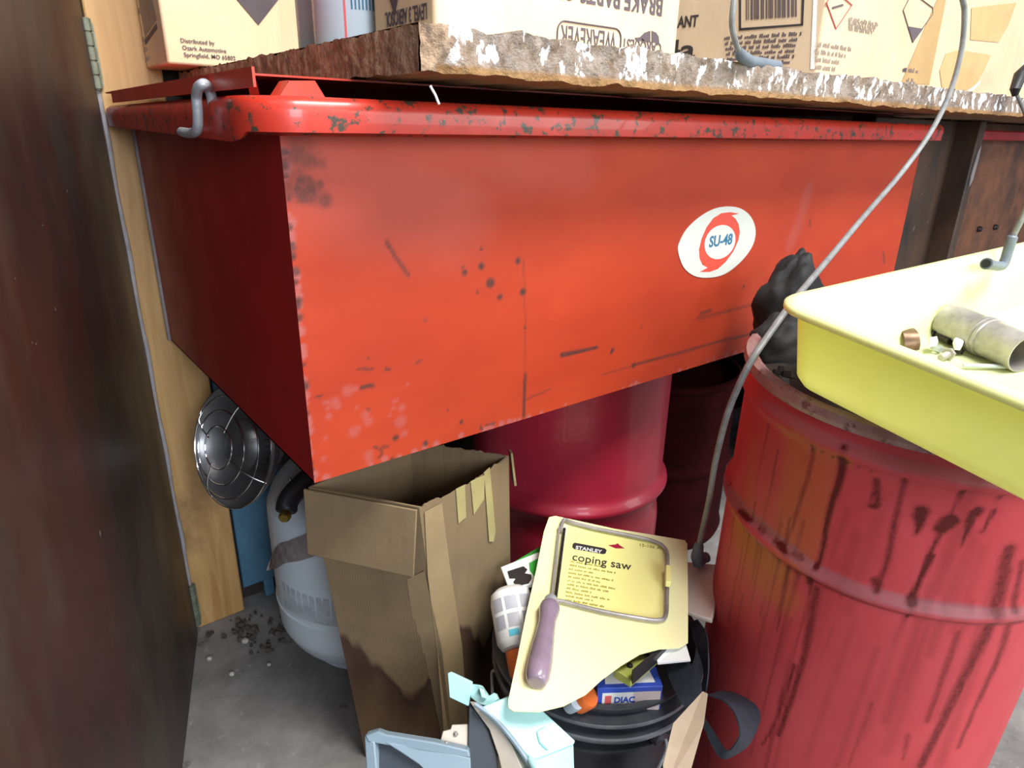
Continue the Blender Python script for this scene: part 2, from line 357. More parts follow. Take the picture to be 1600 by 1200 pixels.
M['rust_wood'] = mat('grimy_brown_wood', (0.085, 0.042, 0.022), 0.6, col2=(0.024, 0.017, 0.013), scale=12, stretch=(1, 1, 0.4), fine=((0.2, 0.15, 0.12), 40, 0.66, 0.72))
M['rust_orange'] = mat('rusty_brown_steel', (0.20, 0.075, 0.03), 0.6, col2=(0.07, 0.03, 0.016), scale=12)
M['seal_grey'] = mat('pale_grey_weatherstrip', (0.42, 0.39, 0.40), 0.5, var=0.3, scale=30)
M['hinge'] = mat('greenish_hinge_steel', (0.25, 0.28, 0.20), 0.5, 0.3, var=0.4, scale=60)
# particle board with splashed white paint
m, b = base_mat('ragged_particle_board', (0.25, 0.15, 0.09), 0.8); n = NT(m); a = n.attr('stain')
c = n.mix(n.ramp(n.noise(60, 6, 0.75, n.pos()), 0.38, 0.62), (0.17, 0.10, 0.055), (0.46, 0.31, 0.19))
c = n.mix(n.ramp(n.noise(200, 3, 0.6, n.pos()), 0.60, 0.70), c, (0.36, 0.22, 0.14))
g = n.mix(n.ramp(n.noise(70, 6, 0.7, n.pos()), 0.38, 0.62), (0.13, 0.09, 0.062), (0.27, 0.235, 0.21)); c = n.mix(a[1], c, g)
fl = n.ramp(n.noise(85, 3, 0.55, n.pos((1, 1, 0.55))), 0.56, 0.60); c = n.mix(n.math('MULTIPLY', fl, a[0]), c, (0.86, 0.88, 0.92))
c = n.mix(a[2], c, (0.27, 0.14, 0.045))
n.l.new(c, b.inputs['Base Color']); bp = n.node('ShaderNodeBump'); bp.inputs['Strength'].default_value = 0.9; bp.inputs['Distance'].default_value = 0.004
n.l.new(n.noise(160, 4, 0.7, n.pos()), bp.inputs['Height']); n.l.new(bp.outputs[0], b.inputs['Normal']); M['particle'] = m

# ------------------------------------------------------------------ setting
def struct(o): o['kind'] = 'structure'; return o
struct(mesh_obj('floor', MB().box((0.6, -0.6, -0.02), (4.4, 3.2, 0.04)), M['concrete'], smooth=False))
struct(mesh_obj('wall_back', MB().box((1.9, 0.655, 0.8), (4.1, 0.03, 1.6)), M['wall'], smooth=False))
post = struct(mesh_obj('trim_1', MB().box((0.009, 0.6205, 0.8), (0.088, 0.038, 1.6)), M['pine'], bevel=0.003))
# door, hinged on the post and swung towards the room
hp = V(-0.040, 0.583, 0); dd = V(-0.316, -0.949, 0).normalized(); dn = V(dd.y, -dd.x, 0)   # dn points away from the room (-x)
if dn.x > 0: dn = -dn
dm = MB().hexa([hp, hp+dn*0.035, hp+dn*0.035+dd*1.1, hp+dd*1.1], [p+V(0, 0, 1.6) for p in (hp, hp+dn*0.035, hp+dn*0.035+dd*1.1, hp+dd*1.1)])
for vv in dm.v: vv.z = max(vv.z, 0.004)
door = struct(mesh_obj('door_1', dm, M['door'], bevel=0.002))
st = mesh_obj('door_seal', MB().tube(smooth_path([hp+V(0.003, 0.008, z)+V(0.0012*math.sin(z*37), 0, 0) for z in np.linspace(0.11, 0.97, 18)], 3), 0.0035, 8), M['seal_grey'], door, label='pale grey strip along the hinge edge')
for z0 in (0.055, 0.985):
    hb = MB().tube([hp+V(0.002, 0.004, z0-0.035), hp+V(0.002, 0.004, z0+0.055)], 0.0055, 10)
    for k in range(5): hb.tube([hp+V(0.002, 0.004, z0-0.033+k*0.018), hp+V(0.002, 0.004, z0-0.018+k*0.018)], 0.0075, 10)
    hb.box(hp+V(0.006, 0.012, z0+0.01), (0.012, 0.004, 0.08))
    mesh_obj('hinge', hb, M['hinge'], door)
rd_ = random.Random(2); db = MB()
for i in range(70):
    a = at(rd_.gauss(395, 28), rd_.gauss(985, 16), 2, .004); q = rd_.uniform(.0015, .007)
    if a.y > .59: continue
    db.lathe([(0, q), (q*.8, q*.6), (q, 0), (q*.7, -q*.6), (0, -q*.8)], V(a.x, a.y, q*.5), (rd_.uniform(-1, 1), rd_.uniform(-1, 1), 1), seg=5)
_o = mesh_obj('floor_debris', db, mat('crumbled_dirt', (.10, .085, .07), .9, col2=(.035, .03, .025), scale=90), smooth=False); _o['kind'] = 'stuff'; tag(_o, 'crumbled dirt heaped on the floor at the foot of the wooden post', 'dirt')
for x, y, q in ((383, 1001, .007), (327, 1028, .005), (362, 1052, .005), (420, 1037, .004)):
    a = at(x, y, 2, .004); tag(mesh_obj('pebble', MB().lathe([(0, q*.7), (q*.7, q*.5), (q, 0), (q*.8, -q*.5), (0, -q*.6)], V(a.x, a.y, q*.6), (.2, .1, 1), seg=7), mat('pale_chip', (.5, .47, .42), .8, var=.2), smooth=False), 'small pale chip lying on the concrete near the foot of the post', 'chip', 'pale chips on the concrete floor')
bpn = tag(mesh_obj('blue_panel', MB().box((0.165, 0.625, 0.42), (0.21, 0.016, 0.76)).box((0.11, 0.625, 0.02), (0.02, 0.016, 0.04)).box((0.25, 0.625, 0.02), (0.02, 0.016, 0.04)), M['blue_panel'], bevel=0.002), 'faded blue painted panel standing against the wall behind the gas cylinder', 'panel')

# ------------------------------------------------------------------ parts washer tank
W_, D_, H_ = 1.22, 0.587, 0.322; ZT, ZB = 0.90, 0.578
tank = thing('parts_washer_tank', (W_/2, D_/2, ZB), 'long orange-red steel parts washer tank with an oval white sticker on its front', 'tank')
nu, nv = 520, 140
body = MB().grid(lambda u, v: V(W_*u, 0, ZB+H_*v), nu, nv)
front = mesh_obj('front_panel', body, M['tank_red'], tank, recalc=False)
def fp(x, y): return at(x, y, 1, 0.0)
mk = []
for pts, r, s, so in [
    ([(604, 378), (617, 400), (638, 430)], .0014, .7, 1), ([(818, 405), (821, 520), (820, 600), (817, 657)], .0007, .45, 1), ([(821, 585), (818, 650)], .0018, .85, .7),
    ([(877, 555), (932, 543)], .0022, .95, .5), ([(565, 605), (583, 603)], .0018, .85, .6), ([(560, 577), (572, 576)], .0013, .7, .6), ([(577, 577), (581, 577)], .0013, .8, .6), ([(602, 577), (608, 577)], .0013, .8, .6),
    ([(493, 620), (502, 619)], .0013, .7, .7), ([(649, 567), (658, 564)], .001, .6, .7), ([(574, 640), (577, 640)], .001, .6, .7),
    ([(585, 698), (594, 702), (597, 708), (592, 715)], .001, .75, .7), ([(597, 699), (606, 697)], .001, .75, .7), ([(751, 666), (753, 672)], .0012, .8, .6), ([(760, 664), (772, 662)], .0014, .8, .6),
    ([(820, 625), (850, 612), (860, 608)], .0009, .5, 1), ([(988, 571), (1060, 552), (1130, 532), (1175, 522)], .0016, .7, 1), ([(940, 586), (990, 572)], .0008, .5, 1), ([(1090, 498), (1130, 488), (1180, 475)], .0014, .5, 2),
    ([(1095, 490), (1110, 485)], .002, .7, 1), ([(1380, 395), (1382, 410)], .0018, .7, 1), ([(1265, 345), (1266, 352)], .0018, .6, 1)]:
    mk.append((0, [fp(*p) for p in pts], r, s, so))
for x, y, r in [(766, 442, .0042), (752, 416, .003), (726, 426, .0026), (723, 418, .0014), (809, 408, .0028), (817, 456, .0034), (781, 464, .0026), (721, 659, .002), (618, 684, .0026), (665, 693, .0026), (613, 718, .002), (957, 547, .0024), (955, 551, .0018), (820, 512, .0014), (752, 389, .0014), (746, 457, .0014), (1002, 511, .0012), (1162, 448, .002), (1140, 485, .0015), (576, 559, .001), (665, 500, .0012), (860, 560, .0009), (925, 660, .001), (1300, 300, .001), (1370, 250, .001), (452, 575, .003), (990, 571, .003), (487, 725, .002), (700, 640, .001), (1265, 440, .002)]:
    mk.append((0, [fp(x, y)], r, .95, .7))
rnd = random.Random(5)
for i in range(34):     # oily blotches at the upper left corner
    x, y = rnd.gauss(468, 16), rnd.uniform(222, 318); mk.append((0, [fp(max(x, 444), y)], rnd.uniform(.001, .005), rnd.uniform(.3, .7), 1.6))
for i in range(18):
    x, y = rnd.gauss(480, 8), rnd.gauss(292, 8); mk.append((0, [fp(x, y)], rnd.uniform(.001, .004), rnd.uniform(.5, .9), 1))
for i in range(70):     # bruised paint down the corner edge
    y = rnd.uniform(230, 757); x = 441+(y-215)*0.083; mk.append((1 if rnd.random() < .6 else 0, [fp(x+rnd.uniform(-1, 5), y)], rnd.uniform(.0012, .0035), .9, 1))
for i in range(26):
    mk.append((1, [fp(rnd.uniform(500, 640), rnd.uniform(600, 720))], rnd.uniform(.001, .004), .5, 1.5))
for i in range(60):
    x = rnd.uniform(500, 1400); mk.append((1, [V(rnd.uniform(0.0, W_), 0, ZB+rnd.uniform(0, .004))], rnd.uniform(.001, .003), .9, 1.5))
mk.append((1, [fp(1262, 300), fp(1250, 345), fp(1235, 380)], .006, .28, 2.5))
mk.append((1, [fp(520, 235), fp(700, 250), fp(900, 262)], .012, .20, 2.5))
mk.append((1, [fp(480, 260), fp(560, 300), fp(700, 330)], .025, .30, 2))
paint_marks(front, mk)
sd = MB()
sd.slab([V(0, 0.0005, ZB), V(0, 0.0005, ZT), V(0, D_, ZT), V(0, D_, ZB)], 0.002)
sd.slab([V(W_, 0.0005, ZB), V(W_, D_, ZB), V(W_, D_, ZT), V(W_, 0.0005, ZT)], 0.002)
sd.slab([V(0, D_, ZB), V(0, D_, ZT), V(W_, D_, ZT), V(W_, D_, ZB)], 0.002)
sd.slab([V(0, 0.0005, ZB), V(0, D_, ZB), V(W_, D_, ZB), V(W_, 0.0005, ZB)], 0.002)
mesh_obj('tank_shell', sd, M['tank_side'], tank, smooth=False, label='shade-darkened red sides and bottom')
# rolled rim flange with rounded corners
def rrect(x0, y0, x1, y1, r, n=8):
    out = []
    for cx, cy, a in ((x1-r, y1-r, 0), (x0+r, y1-r, 90), (x0+r, y0+r, 180), (x1-r, y0+r, 270)):
        for k in range(n+1):
            t = math.radians(a+90*k/n); out.append((cx+r*math.cos(t), cy+r*math.sin(t)))
    return out
def ring_sweep(levels, n=8):
    mb = MB(); m = None
    for (x0, y0, x1, y1, r, z) in levels:
        L = rrect(x0, y0, x1, y1, r, n); m = len(L)
        mb.v += [V(a, b, z(a, b) if callable(z) else z) for a, b in L]
    for i in range(len(levels)-1):
        mb.f += [(i*m+k, i*m+(k+1) % m, (i+1)*m+(k+1) % m, (i+1)*m+k) for k in range(m)]
    return mb
e = 0.034
def sag(a, b):   # the lip is bent down on the left side near the front corner
    return 0.904 - (0.012*math.exp(-((b-0.06)/0.07)**2) if a < 0.03 and b > 0 else 0)
def lev(o, z, r): return (-o, -o, W_+o, D_+o, max(r, .002), z)
rim = ring_sweep([lev(-0.002, 0.899, .004), lev(0.004, 0.902, .01), lev(e-.006, 0.906, .044), lev(e-.004, sag, .046), lev(e, lambda a, b: sag(a, b)-.001, .05), lev(e+.001, lambda a, b: (sag(a, b)+.93)/2, .05), lev(e, 0.925, .05), lev(e-.005, 0.9295, .045), lev(e-.02, 0.930, .03), lev(-0.002, 0.930, .01), lev(-.004, .899, .01)], 10)
mesh_obj('rim', rim, M['rim_red'], tank, angle=60)
# rust seam at the rear left edge
mesh_obj('seam_bead', MB().tube([V(-.001, D_, ZB), V(-.001, D_, ZT)], .0035, 8), M['paper_torn'], tank)
# bent sheet lid lying on the rim: flat sheet, folded left edge, notch and a raised tab at the front corner
lid = mesh_obj('lid', MB().box((.6, .2975, .9462), (1.262, .555, .0016)), M['lid_red'], tank, smooth=False)
yl = at(400, 130, 0, -.031).y
mesh_obj('lid_end_flange', MB().slab([V(-0.031, 0.52, .9325), V(-0.031, 0.52, .9468), V(-0.031, yl, .9468), V(-0.031, yl, .9335)], .002), M['lid_red'], lid)
def fq(x, y): return at(x, y, 1, -.012)
tb0 = [fq(401, 126), fq(405, 147), fq(412, 152), fq(430, 152), fq(436, 150), fq(452, 125), fq(492, 125), fq(508, 152)]
nt = MB(); kk = len(tb0)
for dy in (0, .0016, .022): nt.v += [p+V(0, dy, 0) for p in tb0]
nt.f += [(i, i+1, 2*kk+i+1, 2*kk+i) for i in range(kk-1)]
mesh_obj('lid_notch', nt, M['lid_red'], lid)
mesh_obj('lid_tab', MB().slab([fq(436, 151), fq(452, 126), fq(492, 126), fq(508, 152)][::-1], .0016), M['lid_red'], lid, smooth=False)
# hook over the rim
def hx(x, y, d=0): return at(x, y, 0, -.044+d)
hk = [at(333, 168, 0, -.030), at(330, 150, 0, -.031), at(325, 136, 0, -.034), hx(318, 131, .003), hx(310, 137), hx(307, 150), hx(308, 165), hx(309, 180), hx(309, 196), hx(306, 205), hx(298, 208), hx(284, 206)]
hook = mesh_obj('bent_hook', MB().tube(smooth_path(hk, 8), .0042, 12), M['galv'])
tag(hook, 'bent grey steel rod hooked over the left end of the red tank rim', 'hook')
# sticker
def zp(x, y): q = fp(1000+x/4, 280+y/4); return q.x, q.z
ov = [(235, 450), (245, 390), (290, 310), (370, 235), (460, 185), (550, 170), (630, 185), (690, 235), (718, 310), (710, 390), (670, 465), (600, 540), (520, 595), (430, 615), (340, 605), (270, 550)]
ov = smooth_path([V(*zp(*p), 0) for p in ov], 5, closed=True)
sticker = mesh_obj('sticker', MB().prism([(p.x, p.y) for p in ov][::-1], (V(0, -.0002, 0), V(1, 0, 0), V(0, 0, 1)), .0008), M['white'], tank, smooth=False)
outer = [(615, 215), (560, 205), (505, 212), (455, 242), (412, 300), (382, 368), (365, 438), (368, 492), (386, 534), (420, 552), (370, 578), (430, 579), (482, 560), (532, 515), (580, 450), (610, 382), (620, 330), (612, 282), (594, 248), (568, 226)]
def dens(pts, m=6):
    o_ = []
    for a, b in zip(pts, pts[1:]+pts[:1]):
        for k in range(m): o_.append((a[0]+(b[0]-a[0])*k/m, a[1]+(b[1]-a[1])*k/m))
    return o_
sw = MB().prism([zp(*p) for p in outer], (V(0, -.0009, 0), V(1, 0, 0), V(0, 0, 1)), .0003)
mesh_obj('swirl_emblem', sw, M['seal_red'], sticker, smooth=False)
mesh_obj('white_centre', MB().prism([zp(495+95*math.cos(t)+18*math.sin(t), 392-107*math.sin(t)) for t in np.linspace(0, 2*math.pi, 40, endpoint=False)], (V(0, -.0012, 0), V(1, 0, 0), V(0, 0, 1)), .0002), M['white'], sticker, smooth=False)
_t = text_obj('lettering', [('SU-48', 0, 0, .0215, 1, 0.025)], M['print_blue'], (V(0, -.0014, 0), V(1, 0, 0), V(0, 0, 1)), sticker)
xs_ = [q.co.x for q in _t.data.vertices]; x0_, w0_ = min(xs_), max(xs_)-min(xs_); A_, B_ = zp(424, 428), zp(566, 415)
for q in _t.data.vertices: q.co.x = A_[0]+(q.co.x-x0_)/w0_*(B_[0]-A_[0]); q.co.z += A_[1]+.001

# ------------------------------------------------------------------ particle board worktop
def ragged_board():
    x0, x1, y0, y1, z0, z1 = 0.075, 2.3, -0.10, 0.60, 0.9475, 0.9790
    mb = MB(); N = 700; m = 14
    # closed section loop in (y,z): front face bottom->top, then top, back, bottom
    sec = [(y0, z0+(z1-z0)*i/8) for i in range(9)]+[(y0+.03, z1), (y0+.2, z1), (y1, z1), (y1, z0), (y0+.2, z0), (y0+.03, z0)]
    for i in range(N+1):
        x = x0+(x1-x0)*(i/N)**1.4
        for j, (y, z) in enumerate(sec):
            p = V(x, y, z)
            if y < 0.2:
                q = noise.fractal(V(x*55, y*55, z*55), 1, 2, 4); q2 = noise.noise(V(x*9, 3, z*20))
                p.y += 0.004*q+0.003*q2
                if j in (7, 8, 9): p.z += 0.0035*noise.fractal(V(x*40, 1.3, j*.2), 1, 2, 4)+0.001
                if j in (0, 13, 14): p.z += 0.0025*noise.fractal(V(x*30, 7.3, 0), 1, 2, 4)
                if j in (6, 7, 8) : p.y += 0.002*noise.noise(V(x*120, 9, j))
            mb.v.append(p)
    k = len(sec)
    for i in range(N): mb.f += [(i*k+j, (i+1)*k+j, (i+1)*k+(j+1) % k, i*k+(j+1) % k) for j in range(k)]
    mb.f.append(tuple((N)*k+j for j in range(k)))
    # finely divided left end face
    def endf(u, v):
        y = y0+(y1-y0)*u; z = z0+(z1-z0)*v
        dx = -0.0022*abs(noise.fractal(V(y*55, z*55, 3), 1, 2, 4)); 
        if v > .9: z += 0.0032*noise.fractal(V(y*45, 2.2, 0), 1, 2, 4)
        if v < .1: z += 0.002*noise.fractal(V(y*45, 5.2, 0), 1, 2, 4)
        return V(x0+dx, y+(0.004*noise.noise(V(y*50, z*60, 0)) if u < .02 else 0), z)
    mb.grid(endf, 260, 8)
    return mb
board = mesh_obj('worktop_board', ragged_board(), M['particle'], angle=50, recalc=False)
tag(board, 'thick ragged particle board worktop splashed with white paint above the red tank', 'board')
me = board.data; N = len(me.vertices); col = np.zeros((N, 4)); col[:, 3] = 1
for i, v_ in enumerate(me.vertices):
    x, y, z = v_.co
    if y < -0.07: 
        col[i, 0] = min(1, max(0, (x-0.09)/.03)); col[i, 1] = min(1, max(0, (x-0.07)/.06))*.85
    if z < 0.9525 and y < -.05 and x > .09: col[i, 2] = 0.9; col[i, 0] = 0
me.attributes.new('stain', 'FLOAT_COLOR', 'POINT').data.foreach_set('color', col.ravel())
ZW = 0.9815
# paint splinter hanging from the underside
tag(mesh_obj('splinter', MB().tube([at(672, 134, 1, -.098), at(680, 148, 1, -.099), at(686, 163, 1, -.1)], .0010, 6), M['white_paper'], None), 'thin pale splinter hanging from the underside of the worktop board', 'splinter')

# ------------------------------------------------------------------ cartons on the board
def carton(name, o, U, W, a, b_, h, matl, label):
    """o bottom front-left corner, U width dir, W depth dir"""
    t = thing(name, o, label, 'box')
    U = U.normalized(); W = W.normalized(); z = V(0, 0, 1)
    c4 = [o, o+U*a, o+U*a+W*b_, o+W*b_]
    mesh_obj('carton_body', MB().hexa(c4, [p+z*h for p in c4]), matl, t, bevel=0.003)
    return t
# left carton
yA = 0.47
a0 = at(262, 97, 1, yA); a1 = at(470, 80, 1, yA)
ca = carton('cardboard_box', V(a0.x, yA, ZW), V(1, 0, 0), V(0, 1, 0), a1.x-a0.x, 0.125, 0.20, M['carton_b'], 'cardboard box printed with a dark diamond at the left end of the worktop')
wA = a1.x-a0.x; FA = (V(a0.x, yA-.001, ZW), V(1, 0, 0), V(0, 0, 1))
def uvA(x, y): p = at(x, y, 1, yA-.001); return p.x-a0.x, p.z-ZW
u, v = uvA(282, 66); 
text_obj('printed_lettering', [('Distributed by', u, v, .0074, 1.0, .01), ('Ozark Automotive', u+.001, v-.0085, .0074, 1.0, .01), ('Springfield, MO 65802', u+.002, v-.0168, .0074, 1.0, .01)], M['print_fade'], FA, ca)
u, v = uvA(404, 39)
mesh_obj('hazard_diamond', MB().prism([(u, v), (u+.05, v+.055), (u, v+.11), (u-.05, v+.055)], FA, .0005), M['print_fade'], ca, smooth=False)
# side print on the left face (frame looking from -x): U = -y
FS = (V(a0.x-.0002, 0.612, ZW), V(0, -1, 0), V(0, 0, 1))
for v0 in (.108, .030):
    mesh_obj('printed_rule', MB().prism([(.03, v0), (.115, v0+.014), (.115, v0+.020), (.03, v0+.006)], FS, .0004), M['print_fade'], ca, smooth=False)
mesh_obj('grey_print_block', MB().prism([(.035, .04), (.118, .054), (.112, .118), (.032, .104)], (V(a0.x-.0002, 0.612, ZW), V(0, -1, 0), V(0, 0, 1)), .0002), M['print_soft'], ca, smooth=False)
bars('small_print', [(.018, .035, .045, .007), (.018, .022, .04, .007), (.018, .010, .045, .007)], M['print_soft'], FS, ca)
bars('side_print', [(.018, .07, .045, .009)], M['print_soft'], FS, ca)
# aerosol cans
def aerosol(c, r, h, label, rot):
    t = thing('aerosol_can', c, label, 'can', 'white aerosol cans between the cartons')
    mesh_obj('can_body', MB().lathe([(0, .002), (r-.004, .002), (r-.002, 0), (r, .003), (r, h), (r-.003, h+.004), (r*.7, h+.018), (.012, h+.026), (0, h+.026)], c, seg=40), M['can_white'], t)
    cap = mesh_obj('spray_cap', MB().lathe([(.010, h+.024), (.012, h+.027), (.012, h+.045), (0, h+.047)], c, seg=24), M['white_paper'], t)
    # label band arcs
    def arc(a0, a1, z0, z1, m, nm):
        mesh_obj(nm, MB().lathe([(r+.0004, z0), (r+.0004, z1)], c, seg=12, a0=a0, a1=a1, ref=(1, 0, 0)), m, t, recalc=False)
    arc(rot, rot+.05, .0, h*.95, M['print_red'], 'red_stripe')
    arc(rot-.75, rot-.35, .10, h*.8, M['print_soft'], 'grey_block')
    lw = MB()
    for kk in range(7): lw.lathe([(r+.0004, .03), (r+.0004, .055)], c, seg=1, a0=rot+.18+kk*.09, a1=rot+.22+kk*.09, ref=(1, 0, 0))
    lw.lathe([(r+.0004, .056), (r+.0004, .059)], c, seg=6, a0=rot+.12, a1=rot+.82, ref=(1, 0, 0))
    mesh_obj('blue_lettering', lw, M['print_blue'], t, recalc=False)
p = at(552, 40, 1, .115); aerosol(V(p.x, .115, ZW), .0385, .17, 'white aerosol can with teal lettering, nearer of the two between the cartons', math.radians(-128))
p = at(520, 60, 1, .225); aerosol(V(p.x, .225, ZW), .0385, .17, 'white aerosol can partly hidden behind the nearer one beside the left carton', math.radians(-138))
# middle carton (upside down)
yB = -0.045; b0 = at(678, 30, 1, yB); b1 = at(1058, 60, 1, yB); wB = b1.x-b0.x
cb = carton('cardboard_box', V(b0.x, yB, ZW), V(1, 0, 0), V(0, 1, 0), wB, 0.105, 0.20, M['carton_b'], 'bright cardboard box standing upside down on the worktop with inverted lettering')
# inverted frame: U = -x, V = -z, normal still towards -y
FB = (V(0, yB-.0003, 0), V(-1, 0, 0), V(0, 0, -1))
def inv(x, y): q = at(x, y, 1, yB-.0003); return -q.x, -q.z
def px_prism(mb, pts, pl, h=.0004):
    """outline traced on a known world plane (origin, U, W)"""
    o, U, W = pl; n = U.cross(W).normalized(); q = [on_plane(x, y, o, n) for x, y in pts]
    ar = sum(((a-o).dot(U)*(b-o).dot(W)-(b-o).dot(U)*(a-o).dot(W)) for a, b in zip(q, q[1:]+q[:1]))
    if ar < 0: q.reverse()
    k = len(q); return mb.add(q+[p+n*h for p in q], [tuple(range(k-1, -1, -1)), tuple(range(k, 2*k))]+[(i, (i+1) % k, (i+1) % k+k, i+k) for i in range(k)])
u, v = inv(1037, -2)
text_obj('inverted_lettering', [('BRAKE PARTS CLEANER', u, v, .0235, .83, .02)], M['print_fade'], FB, cb)
u, v = inv(963, 51); uc, vc = inv(1034, 68)
text_obj('inverted_brand_words', [('WEAREVER', u, v, .0265, .56, .0), ('CARQUEST', uc, vc, .0155, .78, .01)], M['print_fade'], FB, cb)
lg = MB(); o_ = [inv(x, y) for x, y in ((971, 44), (872, 76))]
rp = rrect(inv(971, 46)[0], inv(971, 46)[1], inv(870, 70)[0], inv(971, 46)[1]+.026, .009, 5)
lg.tube([V(-a, yB-.0006, -b) for a, b in rp], .0008, 6, closed=True)
mesh_obj('word_outline', lg, M['print_fade'], cb)
PLB = (V(0, yB-.0003, 0), V(1, 0, 0), V(0, 0, 1))
cm = MB(); px_prism(cm, [(992, 59), (1000, 58), (1007, 51), (1016, 48), (1016, 66), (1002, 64), (993, 62)], PLB); px_prism(cm, [(1018, 48), (1025, 51), (1029, 57), (1030, 67), (1018, 66)], PLB)
mesh_obj('cap_emblem', cm, M['print_fade'], cb, smooth=False)
FL = (V(b0.x-.0003, yB+.20, ZW), V(0, -1, 0), V(0, 0, 1))
PLL = (V(b0.x-.0003, 0, 0), V(0, -1, 0), V(0, 0, 1))
lm = MB(); px_prism(lm, [(606, -12), (624, -12), (617, 25)], PLL)
mesh_obj('black_triangle', lm, M['print_fade'], cb, smooth=False)
q = at(668, 6, 0, b0.x-.0003)
text_obj('side_lettering', [('LEVEL 3 AEROSOL', -q.y, -q.z, .0165, .62, .02), ('AEROSOL', -q.y, -q.z-.022, .0165, .62, .02)], M['print_fade'], (V(b0.x-.0003, 0, 0), V(0, 1, 0), V(0, 0, -1)), cb) if False else None
text_obj('side_lettering', [('LEVEL 3 AEROSOL', 0, 0, .0165, .55, .02), ('STORE', .0, -.024, .0165, .55, .02)], M['print_fade'], (V(b0.x-.0003, at(668, 5, 0, b0.x).y, at(668, 5, 0, b0.x).z), V(0, 1, 0), V(0, 0, -1)), cb)

# right carton, turned so that one corner points at the camera
c0 = at(1274, 110, 1, -0.035); c0.z = ZW
Wl = V(-0.28, 0.95, 0).normalized(); Ur = V(1, -0.03, 0).normalized()
cc = thing('cardboard_box', c0, 'wide cardboard box patched with tape and printed with hazard diamonds on the worktop', 'box')
zc = V(0, 0, 1); Wx = V(-0.12, 0.99, 0)
foot = [c0, c0+Ur*0.755, c0+Ur*0.755+V(0, .24, 0), c0+Wl*0.26]
mesh_obj('carton_body', MB().hexa(foot, [p+zc*0.192 for p in foot]), M['carton'], cc, bevel=0.003)
FCr = (c0+V(0, -.0006, 0), Ur, V(0, 0, 1)); nL = V(-Wl.y, Wl.x, 0)
FCl = (c0+nL*.0006, -Wl, V(0, 0, 1))
def uvf(fr, x, y): q = on_plane(x, y, fr[0], fr[1].cross(fr[2]).normalized())-fr[0]; return q.dot(fr[1]), q.dot(fr[2])
def fit_text(name, st, u1, v, size, wid, m_, fr, parent):
    o = text_obj(name, [(st, 0, v, size, 1, .02)], m_, fr, parent); U = fr[1].normalized()
    xs = [(q.co-fr[0]).dot(U) for q in o.data.vertices]; k_ = wid/(max(xs)-min(xs)); x0 = min(xs)
    for q, x in zip(o.data.vertices, xs): q.co = q.co+U*((x-x0)*k_+u1-wid-x)
    return o
t1 = uvf(FCl, 1090, 41); t0 = uvf(FCl, 1056, 45); fit_text('printed_lettering', 'REFRIGERANT', t1[0], t1[1], .0215, (t1[0]-t0[0])/4*11.3, M['print_black'], FCl, cc)
t2 = uvf(FCl, 1085, 90); t0 = uvf(FCl, 1062, 92); fit_text('printed_lettering', '134a', t2[0], max(t2[1], .004), .036, (t2[0]-t0[0])*4, M['print_black'], FCl, cc)
bc = MB()
px_prism(bc, [(1155, 44), (1254, 37), (1254, 40), (1155, 48)], FCl); px_prism(bc, [(1155, -30), (1158, -30), (1158, 46), (1155, 46)], FCl); px_prism(bc, [(1254, -30), (1258, -30), (1255, 40), (1252, 40)], FCl)
mesh_obj('barcode_frame', bc, M['print_black'], cc, smooth=False)
bc = MB(); rr_ = random.Random(4); x = 1166
while x < 1244:
    w_ = rr_.choice([1.0, 1.4, 2.2, 3]); yb = 32-(x-1155)*.07; px_prism(bc, [(x, -30), (x+w_, -30), (x+w_, yb), (x, yb)], FCl, .0003); x += w_+rr_.choice([1.2, 2, 3])
mesh_obj('barcode', bc, M['print_fade'], cc, smooth=False)
rows = []
for i in range(6):
    q1 = uvf(FCl, 1132+i*1, 60+i*8.2); q2 = uvf(FCl, 1254-i*3, 52+i*9); rows.append((q1[0], q1[1]-.002, q2[0], .0056))
bars('small_print', rows, M['print_fade'], FCl, cc)
tp = MB(); px_prism(tp, [(1266, 108), (1271, -5), (1277, -5), (1273, 108)], FCl, .0003); mesh_obj('corner_strip', tp, M['white_paper'], cc, smooth=False)  # white strip along the carton's corner edge
def outline_px(mb, pts, pl, wd):
    o, U, W = pl; n = U.cross(W).normalized(); q = [on_plane(x, y, o, n)+n*.0003 for x, y in pts]; mb.tube(q, wd, 5, closed=True)
rd = MB(); outline_px(rd, [(1291, 4), (1306, -14), (1331, 8), (1306, 45)], FCr, .0009); mesh_obj('red_diamond', rd, M['print_red'], cc)
bd = MB(); outline_px(bd, [(1411, 16), (1425, -12), (1457, 12), (1457, 22), (1426, 66)], FCr, .0007); mesh_obj('black_diamond', bd, M['print_fade'], cc)
px = MB(); px_prism(px, [(1418, 41), (1442, 45), (1426, 67)], FCr); mesh_obj('black_point', px, M['print_fade'], cc, smooth=False)
px = MB(); px_prism(px, [(1300, 11), (1317, 6), (1318, 9), (1301, 14)], FCr); mesh_obj('printed_dash', px, M['print_fade'], cc, smooth=False)
rows = []
for i in range(4):
    q1 = uvf(FCr, 1326, 32+i*5); q2 = uvf(FCr, 1372-i*3, 39+i*5); rows.append((q1[0], q1[1], q2[0], .006))
bars('hazard_print', rows, M['print_soft'], FCr, cc); rows = []
for i in range(4):
    q1 = uvf(FCr, 1277-i, 72+i*12); q2 = uvf(FCr, 1330-i*8, 80+i*12); rows.append((q1[0], q1[1], q2[0], .0065))
bars('fine_print', rows, M['print_soft'], FCr, cc)
